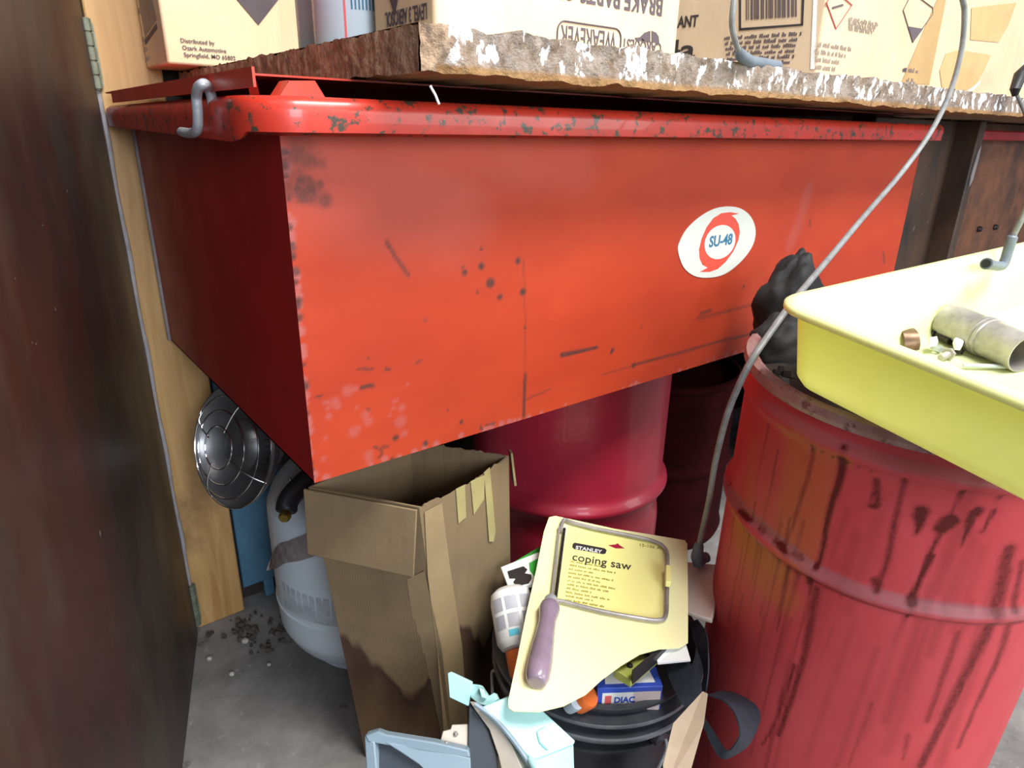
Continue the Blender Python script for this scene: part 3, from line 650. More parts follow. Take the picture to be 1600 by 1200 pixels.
q = uvf(FCr, 1410, 112); text_obj('net_weight', [('30 lbs net', q[0], q[1], .011, 1, .01), ('13.6 kg', q[0]+.02, q[1]-.016, .011, 1, .01)], M['print_fade'], FCr, cc) if False else bars('net_weight', [(q[0], q[1], q[0]+.05, .008), (q[0]+.018, q[1]-.016, q[0]+.042, .009)], M['print_fade'], FCr, cc)
tp = MB(); px_prism(tp, [(1408, 130), (1468, -10), (1480, -10), (1452, 132)], FCr, .0002)
mesh_obj('packing_tape', tp, M['tape'], cc, smooth=False)
tt = MB(); px_prism(tt, [(1518, 12), (1588, 4), (1575, 40), (1560, 66), (1516, 62)], FCr, .0003); px_prism(tt, [(1478, 84), (1498, 78), (1548, 86), (1538, 110), (1525, 132), (1500, 146), (1472, 140), (1468, 110)], FCr, .0003)
mesh_obj('torn_patch', tt, M['carton_torn'], cc, smooth=False)
wt = MB(); px_prism(wt, [(1505, 148), (1522, 134), (1532, 126), (1530, 131), (1512, 149)], FCr, .0005); mesh_obj('white_tear', wt, M['white_paper'], cc, smooth=False)

# things at the right end of the worktop: white bottle with lime base beside the wide carton
p = at(1612, 140, 1, -0.075)
wb = thing('spray_bottle', V(p.x+.01, -.045, ZW), 'white bottle with a lime green foot at the far right of the worktop', 'bottle')
mesh_obj('bottle_body', MB().lathe([(0, .03), (.033, .03), (.036, .04), (.036, .13), (.020, .155), (.012, .16), (.012, .18), (0, .18)], V(p.x+.01, -.045, ZW), seg=32), M['white_paper'], wb)
mesh_obj('bottle_foot', MB().lathe([(0, 0), (.036, 0), (.038, .004), (.038, .028), (.033, .031), (0, .031)], V(p.x+.01, -.045, ZW), seg=32), M['tray'], wb)

# ------------------------------------------------------------------ drums
def drum(name, base, axis, r, h, rings, paint, rimmat, label, seg=220, nz=230, top=True, a0=0, a1=2*math.pi, ref=(1, 0, 0)):
    """rings: (height, width, bulge)"""
    t = thing(name, base, label, 'drum')
    def rad(z):
        x = r
        for zc_, wd, bl in rings: x += bl*math.exp(-((z-zc_)/wd)**2)
        return x
    zs = [h*i/nz for i in range(nz+1)]
    prof = [(r-.004, 0.0)]+[(rad(z), z) for z in zs[1:]]
    b = MB().lathe(prof, base, axis, seg=seg, ref=ref); bo = mesh_obj('drum_body', b, paint, t, angle=60)
    lip = MB().lathe([(r-.008, h-.03), (r-.008, h), (r-.006, h+.007), (r, h+.010), (r+.006, h+.007), (r+.008, h), (r+.005, h-.006), (r-.001, h-.008)], base, axis, seg=96)
    mesh_obj('drum_lip', lip, rimmat, t)
    return t, bo
# drum carrying the tank
BC = V(0.60, 0.27, 0)
t, bo = drum('steel_drum', BC, V(0, 0, 1), 0.182, ZB-.011, [(.298, .011, .012), (.25, .02, -.004), (.02, .01, .005)], M['drum2'], M['drum2'], 'smooth dark red steel drum standing under the parts washer tank', seg=96, nz=90)
mesh_obj('drum_head', MB().lathe([(0, ZB-.02), (.178, ZB-.02)], BC, seg=64), M['drum2'], t)
# dark drum in the shade behind
t, bo = drum('steel_drum', V(0.98, 0.36, 0), V(0, 0, 1), 0.17, 0.40, [(.36, .01, .006), (.2, .01, .008), (.02, .01, .005)], M['drum_dark'], M['drum_dark'], 'near-black red steel drum in deep shade under the right half of the tank', seg=64, nz=60)
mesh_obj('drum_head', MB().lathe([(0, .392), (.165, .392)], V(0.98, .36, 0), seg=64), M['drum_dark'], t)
# near drum on the right
DR = 0.178; AX = V(-0.045, -0.044, 1).normalized(); TOP = V(0.563, -0.318, 0.671)
DH = (TOP.z)/AX.z - 0.008; BASE = TOP-AX*(DH+.0); BASE = V(BASE.x, BASE.y, 0.006)
TOPC = BASE+AX*DH
t, nd = drum('steel_drum', BASE, AX, DR, DH, [(DH-.029, .008, .0065), (DH-.172, .0075, .0075), (.02, .008, .004)], M['drum'], M['drum_rim'], 'faded red steel drum streaked with dark drips, nearest on the right, carrying the yellow tray', seg=420, nz=300)
near_drum = t
mesh_obj('drum_contents', MB().grid(lambda u, v: TOPC-AX*.022+(V(1, 0, .045)*math.cos(6.2832*u)+V(0, 1, .044)*math.sin(6.2832*u))*(DR-.009)*v+V(0, 0, .012*noise.fractal(V(u*6, v*5, 1), 1, 2, 4)*(v < .97 and .01 < u < .99)), 60, 14), M['sludge'], t, label='oily black sludge in the open top')
mesh_obj('inner_wall', MB().lathe([(DR-.0085, DH-.04), (DR-.0085, DH-.001)], BASE, AX, seg=96), M['sludge'], t, label='blackened inside wall')
def dp(x, y, r=DR+.002):
    d = ray(x, y); o = CAM-BASE; dd_ = d-AX*d.dot(AX); oo = o-AX*o.dot(AX)
    a = dd_.dot(dd_); b = 2*oo.dot(dd_); c = oo.dot(oo)-r*r; q = b*b-4*a*c
    if q < 0: q = 0
    return CAM+d*((-b-math.sqrt(q))/(2*a))
mk = []
def drip(pts, r, s, so=.45, ch=0): mk.append((ch, [dp(*p) for p in pts], r, s, so))
for pts, r, s in [
    ([(1220, 715), (1205, 752), (1193, 812)], (.0016, .0008), .95), ([(1272, 690), (1262, 740), (1240, 810), (1225, 860)], .0028, .6), ([(1320, 700), (1312, 745), (1295, 800), (1282, 868), (1268, 905)], (.0042, .003), .75),
    ([(1268, 905), (1255, 980), (1238, 1050)], (.0028, .0012), .95), ([(1240, 1040), (1215, 1120), (1190, 1165)], .0028, .7), ([(1302, 712), (1292, 755)], .0014, .7), ([(1342, 705), (1338, 755)], .0015, .7), ([(1332, 710), (1320, 790), (1308, 815)], .0012, .6),
    ([(1365, 712), (1355, 770)], .0012, .6), ([(1348, 800), (1332, 850), (1318, 868)], (.0012, .0018), .8), ([(1368, 752), (1370, 790), (1359, 792)], .004, .55), ([(1362, 772), (1360, 793)], .0025, .85),
    ([(1415, 745), (1402, 800), (1385, 880), (1370, 922)], (.0028, .0042), .55), ([(1440, 800), (1436, 825), (1427, 842)], (.0062, .0016), .75), ([(1508, 757), (1492, 795), (1468, 840), (1440, 900), (1420, 945)], (.0020, .0038), .9),
    ([(1487, 815), (1472, 828)], .0075, .8), ([(1455, 870), (1430, 930), (1402, 1000), (1376, 1066)], (.0036, .0008), 1.0), ([(1362, 1100), (1345, 1150), (1325, 1199)], .0025, .5), ([(1530, 800), (1518, 812), (1505, 850), (1496, 864)], (.005, .0016), .85),
    ([(1555, 800), (1535, 835)], .003, .7), ([(1565, 770), (1535, 850), (1500, 930)], .0022, .5), ([(1580, 860), (1555, 960), (1520, 1040), (1480, 1120), (1440, 1199)], .0065, .5), ([(1600, 880), (1570, 1010), (1530, 1100), (1500, 1170)], .004, .45),
    ([(1500, 990), (1475, 1060), (1450, 1130)], .004, .38), ([(1540, 990), (1515, 1070), (1505, 1090)], .002, .45), ([(1315, 930), (1290, 1010)], .002, .45), ([(1275, 920), (1252, 1040), (1215, 1150)], .0045, .5), ([(1400, 1150), (1388, 1190)], .002, .5), ([(1420, 1150), (1412, 1190)], .003, .4),
    ([(1270, 895), (1262, 912)], .004, .9), ([(1425, 935), (1423, 955)], .005, .7), ([(1368, 908), (1370, 922)], .005, .5), ([(1360, 1000), (1430, 1015), (1500, 1022), (1575, 1024)], .0007, .6), ([(1158, 800), (1170, 812)], .004, .8), ([(1218, 850), (1234, 872)], .004, .8), ([(1230, 888), (1212, 985)], .003, .6)]:
    r0_, r1_ = r if isinstance(r, tuple) else (r, r)
    dense = [tuple(p_) for p_ in [(q_.x, q_.y) for q_ in smooth_path([V(a, b, 0) for a, b in pts], 5)]]
    for k_ in range(3 if r0_ > .0018 else 1):
        off = (k_-1)*r0_*900 if r0_ > .0018 else 0; ph = len(mk)*1.7
        t0_, t1_ = (0, len(dense)) if k_ == 1 or r0_ <= .0018 else (int(len(dense)*.12*((ph*3) % 2)), max(3, int(len(dense)*(.45+.4*((ph*.37) % 1)))))
        seg_ = [(a+off*.8+1.6*noise.noise(V(b*.06, ph, 0)), b) for a, b in dense[t0_:t1_]]
        drip(seg_, (r0_*.62, r1_*.55), min(1.3, s*(1.7 if k_ == 1 else 1.1)), .8)
    if r0_ > .003: drip(dense, (r0_*.95, r1_*.85), s*.55, .6)
rnd = random.Random(11)
for i in range(50):      # dense drips down the left side
    u_ = rnd.random()**1.15; x = 1122+u_*180; y0 = 650+rnd.uniform(-5, 190)+u_*40 if rnd.random() < .5 else rnd.uniform(840, 1080); L = rnd.uniform(60, 330)
    pts = [(x-k*L/6*(.13+u_*.17)+rnd.uniform(-1, 1), y0+k*L/6) for k in range(7)]
    pts = [(max(a, 1105-(b-600)*.0), b) for a, b in pts]
    drip(pts, (rnd.uniform(.0007, .0018), rnd.uniform(.0006, .0016)), rnd.uniform(.5, 1.1)*(1.1-u_*.4), 1.0)
for i in range(26):
    x = rnd.uniform(1290, 1600); y0 = rnd.uniform(740, 1050); L = rnd.uniform(30, 220)
    drip([(x-k*L/4*.35, y0+k*L/4) for k in range(5)], rnd.uniform(.001, .0035), rnd.uniform(.12, .35), 2)
for x in range(1130, 1600, 5):      # a darker line follows the lower side of each hoop
    for pth, yb in (((1130, 768), 0),):
        pass
hoopB = [(1130, 757), (1150, 790), (1185, 827), (1225, 862), (1270, 897), (1340, 930), (1420, 951), (1500, 963), (1600, 966)]
hoopA = [(1165, 612), (1215, 650), (1275, 686), (1340, 712), (1400, 732), (1515, 755), (1600, 766)]
drip([(a, b+7) for a, b in hoopB], .0016, .65, 1.8)
drip([(a, b+6) for a, b in hoopA], .0014, .3, 1.8)
drip([(a, b-8) for a, b in hoopB], .0062, .75, .6, ch=2)
drip([(a, b-7) for a, b in hoopA], .0052, .55, .6, ch=2)
for pts, r, s in [([(1225, 672), (1270, 700), (1320, 718)], .0045, .55), ([(1250, 690), (1240, 760), (1225, 850)], .010, .5), ([(1285, 720), (1270, 800), (1250, 880)], .009, .45), ([(1150, 810), (1160, 840), (1215, 890)], .010, .8), ([(1150, 830), (1185, 900), (1220, 930)], .012, .5), ([(1175, 700), (1168, 780)], .006, .25)]:
    drip(pts, r, s, 1.5, ch=1)
paint_marks(nd, mk)
# loose bits in the sludge
for q_, r_ in (((1215, 585), .006), ((1232, 590), .008), ((1222, 578), .005)):
    pp = on_plane(q_[0], q_[1], TOPC-AX*.012, AX)
    o = mesh_obj('nut', MB().lathe([(r_*.5, 0), (r_, 0), (r_, r_*.8), (r_*.5, r_*.8), (r_*.5, 0)], pp, (.4, .2, 1), seg=6), M['dark_iron'], None, angle=20)
    tag(o, 'small dark nut lying in the sludge inside the lip of the near red drum', 'nut', 'nuts in the drum sludge')

# ------------------------------------------------------------------ yellow tray
E1 = V(.977, -.2, .078).normalized(); E2 = V(-.194, -.977, -.086); E2 = (E2-E1*E2.dot(E1)).normalized(); EN = E2.cross(E1).normalized()
if EN.z < 0: EN = -EN
TC = at(1198, 466, 2, 0.765)      # outer rear-left rim corner
TL, TWd, TDp = 0.45, 0.32, 0.083
def TP(u, v, z): return TC+E1*u+E2*v+EN*z
levels = [ # inset, z, corner radius   (outside, over the rim, down inside)
    (.030, -TDp, .022), (.024, -TDp+.002, .026), (.0185, -TDp+.010, .03), (.0115, -.010, .03), (.011, -.0055, .03), (.001, -.0075, .036), (0, -.006, .037), (.0, -.002, .037), (.003, 0, .034), (.010, .0005, .03), (.0145, -.0015, .027), (.017, -.006, .026), (.0215, -TDp+.013, .026), (.026, -TDp+.005, .024), (.033, -TDp+.0025, .018)]
mb = MB(); m_ = 0
for ins, z, r in levels:
    L = rrect(ins, ins, TL-ins, TWd-ins, r, 8); m_ = len(L); mb.v += [TP(a, b, z) for a, b in L]
for i in range(len(levels)-1): mb.f += [(i*m_+k, i*m_+(k+1) % m_, (i+1)*m_+(k+1) % m_, (i+1)*m_+k) for k in range(m_)]
mb.f.append(tuple(range(m_-1, -1, -1))); mb.f.append(tuple((len(levels)-1)*m_+k for k in range(m_)))
tray = tag(mesh_obj('plastic_tray', mb, M['tray'], angle=70), 'bright lime yellow plastic tray of greasy parts resting on the near red drum', 'tray')
FO = TP(0, 0, -TDp+.0028)
def tf(x, y, h=0): return on_plane(x, y, FO+EN*h, EN)
# metal sleeve
s0 = tf(1481, 500, .0195); s1 = tf(1600, 553, .0195); sd_ = (s1-s0).normalized(); s1 = s0+sd_*.085
sl = thing('metal_sleeve', s0, 'dull grey metal tube with a raised band lying in the yellow tray', 'tube')
mesh_obj('tube_body', MB().lathe([(.0175, .0), (.019, 0), (.019, .036), (.0183, .0385), (.019, .041), (.019, .093), (.0175, .093), (.0175, 0)], s0, sd_, seg=40), M['steel'], sl)
mesh_obj('band', MB().lathe([(.0191, .043), (.0207, .044), (.0207, .0465), (.0193, .0478), (.0207, .049), (.0207, .0515), (.0191, .0525)], s0, sd_, seg=40), M['steel'], sl)
# bearing shell
q = tf(1412, 528, .012)
hb_ = MB(); axs = (E1*.9+E2*.45).normalized()
hb_.lathe([(.0135, 0), (.017, 0), (.017, .016), (.0135, .016), (.0135, 0)], tf(1400, 537, .001), axs, seg=20, a0=math.pi, a1=2*math.pi, ref=tuple(axs.cross(EN)))
tag(mesh_obj('bearing_shell', hb_, M['bronze']), 'rusty brown half round bearing shell in the yellow tray', 'bearing')
# bolts and bits
def bolt(p, d, L, r, matl, label, grp=None):
    t = thing('bolt', p, label, 'bolt', grp); d = d.normalized()
    mesh_obj('bolt_head', MB().lathe([(0, 0), (r*1.7, 0), (r*1.8, r*.3), (r*1.8, r*1.2), (0, r*1.2)], p, d, seg=6), matl, t, angle=20)
    pr = [(r, r*1.2)]; k = int(L/.0013)
    for i in range(k): pr += [(r*.86 if i % 2 else r, r*1.2+L*(i+1)/k)]
    pr += [(0, r*1.2+L)]
    mesh_obj('shank', MB().lathe(pr, p, d, seg=12), matl, t)
bolt(tf(1441, 505, .010), E1*.5+E2*1-EN*.15, .018, .0038, M['dark_iron'], 'dark bolt with its head up leaning beside the rusty bearing shell')
bolt(tf(1461, 520, .006), E1*-.3+E2*.8, .02, .0035, M['dark_iron'], 'dark bolt half under the metal tube in the yellow tray')
bolt(tf(1484, 552, .006), E1*-.8+E2*.1, .014, .0036, M['steel'], 'grey bolt among the white chips in the yellow tray')
for (x, y), r_, m_n, lb in (((1462, 548), .006, 'galv', 'shiny hexagonal nut in front of the rusty bearing shell'), ((1478, 530), .006, 'dark_iron', 'dark hexagonal nut next to the metal tube in the tray'), ((1495, 551), .0055, 'dark_iron', 'dark hexagonal nut near the front of the parts heap in the tray')):
    tag(mesh_obj('nut', MB().lathe([(r_*.5, 0), (r_, 0), (r_, r_*.9), (r_*.5, r_*.9), (r_*.5, 0)], tf(x, y, .002), (EN+E1*.3), seg=6), M[m_n], angle=20), lb, 'nut')
for pts, lb in (([(1450, 535), (1462, 533), (1464, 541), (1452, 543)], 'small white plastic chip at the left of the parts heap in the tray'), ([(1488, 537), (1504, 527), (1508, 534), (1500, 548), (1490, 547)], 'white plastic clip standing among the parts in the yellow tray')):
    o_ = tf(*pts[0], .006); ms = MB(); q4 = [tf(a, b, .009) for a, b in pts]; ms.slab(q4, .006)
    tag(mesh_obj('plastic_clip', ms, M['white_paper'], bevel=.0008), lb, 'clip')
tag(mesh_obj('steel_pin', MB().tube([tf(1505, 571, .004), tf(1508, 571, .004), tf(1572, 573, .004), tf(1575, 573, .004)], [.0015, .0024, .0024, .0015], 12), M['galv']), 'short shiny steel pin lying at the front of the yellow tray', 'pin')

# ------------------------------------------------------------------ black bag behind the drum
def lump(name, c, rx, ry, rz, matl, amp, fr, seed, n=40, squash=None):
    mb = MB()
    def fn(u, v):
        a = 2*math.pi*u; b = math.pi*(v-.5); d = V(math.cos(a)*math.cos(b), math.sin(a)*math.cos(b), math.sin(b))
        k = 1+amp*noise.fractal(d*fr+V(seed, 0, 0), 1, 2, 3); p = V(d.x*rx*k, d.y*ry*k, d.z*rz*k)
        return c+p
    mb.grid(fn, n, n//2); return mb
bagc = (at(1222, 500, 1, -.095))
rag = lump('rag', at(1232, 500, 1, -.085), .060, .042, .092, M['cloth_black'], .20, 1.6, 3.1, 60)
rg2 = lump('rag', at(1216, 540, 1, -.16), .042, .032, .038, None, .22, 1.8, 6.1, 40); rag.add(rg2.v, rg2.f)
tag(mesh_obj('greasy_rag', rag, M['cloth_black'], angle=180), 'black greasy cloth bunched between the red tank and the near drum', 'cloth')

# ------------------------------------------------------------------ brown bench beyond the tank's right end
bn = thing('wooden_bench', V(1.75, .2, 0), 'grimy brown wooden bench standing at the right end of the red tank', 'bench')
xe = at(1524, 250, 1, .055).x
mesh_obj('leg', MB().box(((1.245+xe)/2, .13, .473), (xe-1.245, .05, .945)), M['rust_wood'], bn, bevel=.003)
mesh_obj('leg', MB().box((xe, .10, .473), (.035, .09, .945)), M['rust_wood'], bn, bevel=.003)
mesh_obj('side_panel', MB().box((xe+.76, .13, .4735), (1.5, .03, .943)), M['rust_orange'], bn, bevel=.002)
mesh_obj('apron', MB().box((xe+.72, .09, .915), (1.38, .06, .022)), M['tank_side'], bn, bevel=.003, label='dark red rail along the top')
for x, y in ((1530, 358), (1555, 355)):
    p = at(x, y, 1, .112); mesh_obj('bolt_head', MB().lathe([(0, .008), (.006, .007), (.009, 0)], p, (0, -1, 0), seg=16), M['dark_iron'], bn)
p = at(1512, 262, 1, .05); mesh_obj('glue_patch', MB().prism([(.0, -.045), (.012, -.03), (.016, .02), (.01, .05), (.0, .03), (-.006, -.02)], (V(xe-.003, .0545, p.z), V(1, 0, 0), V(.0, 0, 1)), .002), M['paper_torn'], bn)

# ------------------------------------------------------------------ gas cylinder with radiant heater
LC = V(0.222, 0.405, 0); LR = .152
lp = thing('gas_cylinder', LC, 'white propane gas cylinder with a worn label behind the tall open carton', 'gas cylinder')
prof = [(0, .010), (.06, .010), (.098, .016), (.128, .034), (.146, .064), (LR, .10), (LR, .285), (.148, .315), (.135, .342), (.105, .368), (.06, .382), (.02, .386), (0, .386)]
mesh_obj('cylinder_body', MB().lathe([tuple(p) for p in [(a.x, a.y) for a in smooth_path([V(x, y, 0) for x, y in prof], 4)]], LC, seg=72), M['lpg'], lp, angle=80)
mesh_obj('foot_ring', MB().lathe([(.100, 0), (.103, .0), (.103, .02), (.100, .02), (.100, 0)], LC, seg=48), M['lpg'], lp)
mesh_obj('weld_bead', MB().lathe([(LR, .121), (LR+.0025, .124), (LR+.0025, .127), (LR, .130)], LC, seg=64), M['lpg'], lp)
mesh_obj('collar', MB().lathe([(.095, .365), (.105, .36), (.108, .44), (.104, .445), (.100, .44), (.095, .365)], LC, seg=48, a0=math.radians(-60), a1=math.radians(120), ref=(1, 0, 0)), M['lpg'], lp)
mesh_obj('worn_label', MB().lathe([(LR+.0006, .138), (LR+.0006, .192)], LC, seg=30, a0=math.radians(185), a1=math.radians(290), ref=(1, 0, 0)), M['lpg_label'], lp, recalc=False)
def lcyl(x, y, r=LR+.0012):
    d = ray(x, y); o = CAM-LC; a = d.x**2+d.y**2; b = 2*(o.x*d.x+o.y*d.y); c = o.x**2+o.y**2-r*r; q = max(b*b-4*a*c, 0)
    return CAM+d*((-b-math.sqrt(q))/(2*a))
top_ = [(424, 868), (434, 852), (450, 846), (470, 838), (500, 826)]; bot_ = [(416, 892), (432, 888), (446, 880), (470, 876), (500, 866)]
pm = MB(); tq, bq_ = smooth_path([V(a, b, 0) for a, b in top_], 4), smooth_path([V(a, b, 0) for a, b in bot_], 4)
pm.grid(lambda u, v: lcyl(*(tq[int(round(u*16))]*(1-v)+bq_[int(round(u*16))]*v).xy, LR+.002+.004*v+.002*noise.noise(V(u*9, v*5, 0))), 16, 5)
_o = mesh_obj('torn_label', pm, M['paper_torn'], lp, smooth=False); _m = _o.modifiers.new('thickness', 'SOLIDIFY'); _m.thickness = .0012
# valve
vv = MB().tube([LC+V(0, 0, .38), LC+V(0, 0, .425)], .016, 16).box(LC+V(-.012, -.01, .435), (.05, .045, .04)); mesh_obj('valve', vv, M['black'], lp, bevel=.003)
kn = at(447, 800, 1, .31); 
hs = MB().tube(smooth_path([LC+V(-.01, -.02, .435), LC+V(-.045, -.06, .43), V(kn.x+.02, .325, kn.z+.02), V(kn.x, .31, kn.z)], 6), [.016]*18+[.014], 14)
mesh_obj('regulator', hs, M['black'], lp)
mesh_obj('brass_fitting', MB().lathe([(0, .012), (.006, .012), (.009, .006), (.009, 0)], V(kn.x-.004, .302, kn.z), (-.5, -.8, .1), seg=12), M['brass'], lp)
# heater
HC = at(372, 697, 1, .41); HN = V(-.80, -.25, .26).normalized()
ht = thing('radiant_heater', LC+V(0, 0, .44), 'round chrome dish gas heater with wire guard rings under the left end of the tank', 'heater')
HR = .091
mesh_obj('reflector', MB().lathe([(HR*1.02, .012), (HR, .006), (HR*.86, -.010), (HR*.6, -.024), (HR*.42, -.030), (HR*.42, -.033), (HR*.62, -.028), (HR*.88, -.014), (HR*1.03, .006), (HR*1.02, .012)], HC, HN, seg=64), M['chrome'], ht)
bm_ = MB().lathe([(HR*.44, -.055), (HR*.44, -.006), (HR*.36, .002), (HR*.2, .006), (0, .007)], HC, HN, seg=40); mesh_obj('burner', bm_, M['chrome'], ht)
gd = MB(); U_ = HN.orthogonal().normalized(); W2 = HN.cross(U_)
for rr_, zz in ((HR*.36, .034), (HR*.62, .030), (HR*.86, .022), (HR*1.03, .012)):
    gd.tube([HC+HN*zz+(U_*math.cos(a)+W2*math.sin(a))*rr_ for a in np.linspace(0, 2*math.pi, 48, endpoint=False)], .0013, 6, closed=True)
for a in (0.5, 2.07, 3.64, 5.21):
    gd.tube(smooth_path([HC+HN*zz+(U_*math.cos(a)+W2*math.sin(a))*rr_ for rr_, zz in ((HR*.30, .034), (HR*.62, .031), (HR*.86, .023), (HR*1.04, .010))], 3), .0013, 6)
mesh_obj('wire_guard', gd, M['wire_chrome'], ht)
bk = HC-HN*.03
mesh_obj('burner_housing', MB().lathe([(.0, -.065), (.030, -.062), (.040, -.05), (.040, 0)], bk+HN*.012, HN, seg=24), M['dark_iron'], ht)
mesh_obj('neck', MB().tube(smooth_path([bk-HN*.045, bk-HN*.075+V(.01, 0, -.01), LC+V(-.03, .0, .475), LC+V(-.012, -.005, .448)], 6), .010, 12), M['black'], ht)
mesh_obj('tilt_bracket', MB().tube(smooth_path([at(452, 748, 1, .38), at(462, 762, 1, .37), at(466, 778, 1, .37), at(458, 790, 1, .38)], 5), .003, 8), M['steel'], ht)

# ------------------------------------------------------------------ tall open carton
T4 = [V(.041, .133, .5), V(.123, .012, .5), V(.288, .053, .5), V(.206, .174, .5)]
B4 = [V(.092, .150, .0015), V(.190, .056, .0015), V(.340, .100, .0015), V(.245, .205, .0015)]
T4 = [at(482, 761, 2, .50), at(655, 793, 2, .50), at(795, 712, 2, .50), V(.206, .174, .5)]
T4[3] = T4[0]+T4[2]-T4[1]
tb = thing('open_carton', sum(B4, V(0, 0, 0))/4, 'tall open old brown carton with water stains standing under the tank corner', 'box')
th = .003; mb = MB(); ct = sum(T4, V(0, 0, 0))/4; cbm = sum(B4, V(0, 0, 0))/4
T4i = [ct+(p-ct)*.965 for p in T4]; B4i = [cbm+(p-cbm)*.965 for p in B4]
def rowp(a, b, n): return [a+(b-a)*(i/n) for i in range(n+1)]
# walls finely cut along the top for a ragged edge
nn = 40
for i in range(4):
    j = (i+1) % 4
    to = rowp(T4[i], T4[j], nn); bo_ = rowp(B4[i], B4[j], nn); ti = rowp(T4i[i], T4i[j], nn); bi = rowp(B4i[i], B4i[j], nn)
    rg = [0.003*noise.noise(p*90)+0.002*noise.noise(p*260) if 0 < k < nn and i in (1, 2) else 0 for k, p in enumerate(to)]
    dz_ = [V(0, 0, g-(0.008*math.sin(math.pi*k/nn) if i == 1 else 0)) for k, g in enumerate(rg)]
    s0_ = len(mb.v); mb.v += bo_+[p+d for p, d in zip(to, dz_)]+bi+[p+d for p, d in zip(ti, dz_)]; q = nn+1
    for k in range(nn):
        a = s0_+k; mb.f += [(a, a+1, a+1+q, a+q), (a+q, a+q+1, a+3*q+1, a+3*q), (a+2*q+1, a+2*q, a+3*q, a+3*q+1)]
mb.add(B4+[], [(3, 2, 1, 0)])
mesh_obj('carton_wall', mb, M['old_carton'], tb, smooth=False, recalc=False)
# folded-down flap on the left face
nrm = ((T4[1]-T4[0]).cross(V(0, 0, 1))).normalized()
fa, fb_ = T4[0]+nrm*.004, T4[1]+nrm*.004; dn_ = V(.008, .004, -.088)+nrm*.016
flp = [fa+(fa-fb_)*.02, fb_, fb_+dn_+(fa-fb_)*.04, fa+dn_+(fa-fb_)*.02]
mesh_obj('flap', MB().slab(flp, .003), M['old_carton'], tb, bevel=.001)
es = [flp[1]+(flp[2]-flp[1])*.12, flp[1]+(flp[2]-flp[1])*.5, flp[2], flp[2]+(flp[0]-flp[1])*.10, flp[1]+(flp[2]-flp[1])*.5+(flp[0]-flp[1])*.05]
mesh_obj('flap_cut_edge', MB().slab([p+nrm*.0006 for p in es], .0006), M['old_carton_edge'], tb, smooth=False)
# rear right flap remnant
ra = T4[2]+V(.003, 0, .002); mesh_obj('torn_flap', MB().slab([ra, ra+V(.006, .012, 0), ra+V(.012, .012, -.05), ra+V(.008, 0, -.052)], .003), M['old_carton_edge'], tb, smooth=False)
# tapes on the right face
rfn = (T4[2]-T4[1]).cross(B4[1]-T4[1]).normalized()
if rfn.y > 0: rfn = -rfn
rU = (T4[2]-T4[1]).normalized(); rW = (T4[1]-B4[1]); rW = (rW-rU*rW.dot(rU)).normalized()
if rU.cross(rW).dot(rfn) < 0: pass
RF = (T4[1]+rfn*.0012, rU, rW)
for nm, pts, mt in (('tape_strip', [(712, 764), (726, 757), (728, 808), (716, 818)], 'tape_pale'), ('tape_strip', [(735, 752), (757, 742), (756, 780), (740, 804)], 'tape_pale'), ('tape_strip', [(756, 738), (765, 730), (774, 830), (771, 846), (764, 846)], 'tape_pale'),
                    ('tape_band', [(663, 800), (690, 786), (702, 880), (722, 1010), (735, 1200), (698, 1200), (682, 1010), (668, 900)], 'old_carton_edge2')):
    tm = MB(); px_prism(tm, pts, RF, .0005); mesh_obj(nm, tm, M.get(mt) or M.setdefault(mt, mat('faded_tape_band', (0.34, 0.245, 0.13), .5, var=.15, scale=20)), tb, smooth=False)
lfn = nrm; 
LU = (T4[1]-T4[0]).normalized(); LW = (T4[1]-B4[1]); lf = LU.cross(LW).normalized()
if lf.dot(CAM-T4[0]) < 0: lf = -lf
tm = MB(); LWn = (LW-LU*LW.dot(LU)).normalized(); px_prism(tm, [(636, 905), (663, 892), (690, 1010), (712, 1200), (668, 1200), (655, 1040)], (B4[1]+lf*.0016, LU, LWn), .0004); mesh_obj('tape_band', tm, M['old_carton_edge2'], tb, smooth=False)
# something dark and papery inside
tag(mesh_obj('crumpled_paper', lump('x', V(.19, .11, .36), .045, .04, .03, None, .5, 2, 5, 30), M['tan_card'], angle=20), 'crumpled brown paper deep inside the tall open carton', 'paper')

# ------------------------------------------------------------------ bucket
KC = V(0.346, -0.075, 0); KR = .133; KH = .272
bk_ = thing('bucket', KC, 'black plastic bucket crammed with odds and ends under the yellow saw card', 'bucket')
rb = KR*.86
prof = [(0, .004), (rb-.006, .004), (rb-.004, 0), (rb, 0), (rb+.001, .004), (KR-.006, KH-.075), (KR+.004, KH-.073), (KR+.004, KH-.069), (KR-.004, KH-.066), (KR-.004, KH-.050), (KR+.008, KH-.048), (KR+.009, KH-.042), (KR-.003, KH-.039), (KR-.003, KH-.027), (KR+.010, KH-.025), (KR+.011, KH-.018), (KR-.002, KH-.015), (KR-.001, KH-.008), (KR+.004, KH-.006), (KR+.005, KH-.001), (KR+.002, KH), (KR-.003, KH), (KR-.005, KH-.006), (rb-.003, .008), (0, .008)]
mesh_obj('bucket_body', MB().lathe(prof, KC, seg=96), M['black_gloss'], bk_, angle=50)
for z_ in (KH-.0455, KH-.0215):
    mesh_obj('rib', MB().lathe([(KR+.0085, z_-.0035), (KR+.0115, z_-.0025), (KR+.0122, z_), (KR+.0115, z_+.0025), (KR+.0085, z_+.0035), (KR+.0085, z_-.0035)], KC, seg=96), M['sheen_rib'], bk_, label='rib in lighter grey for its sheen')
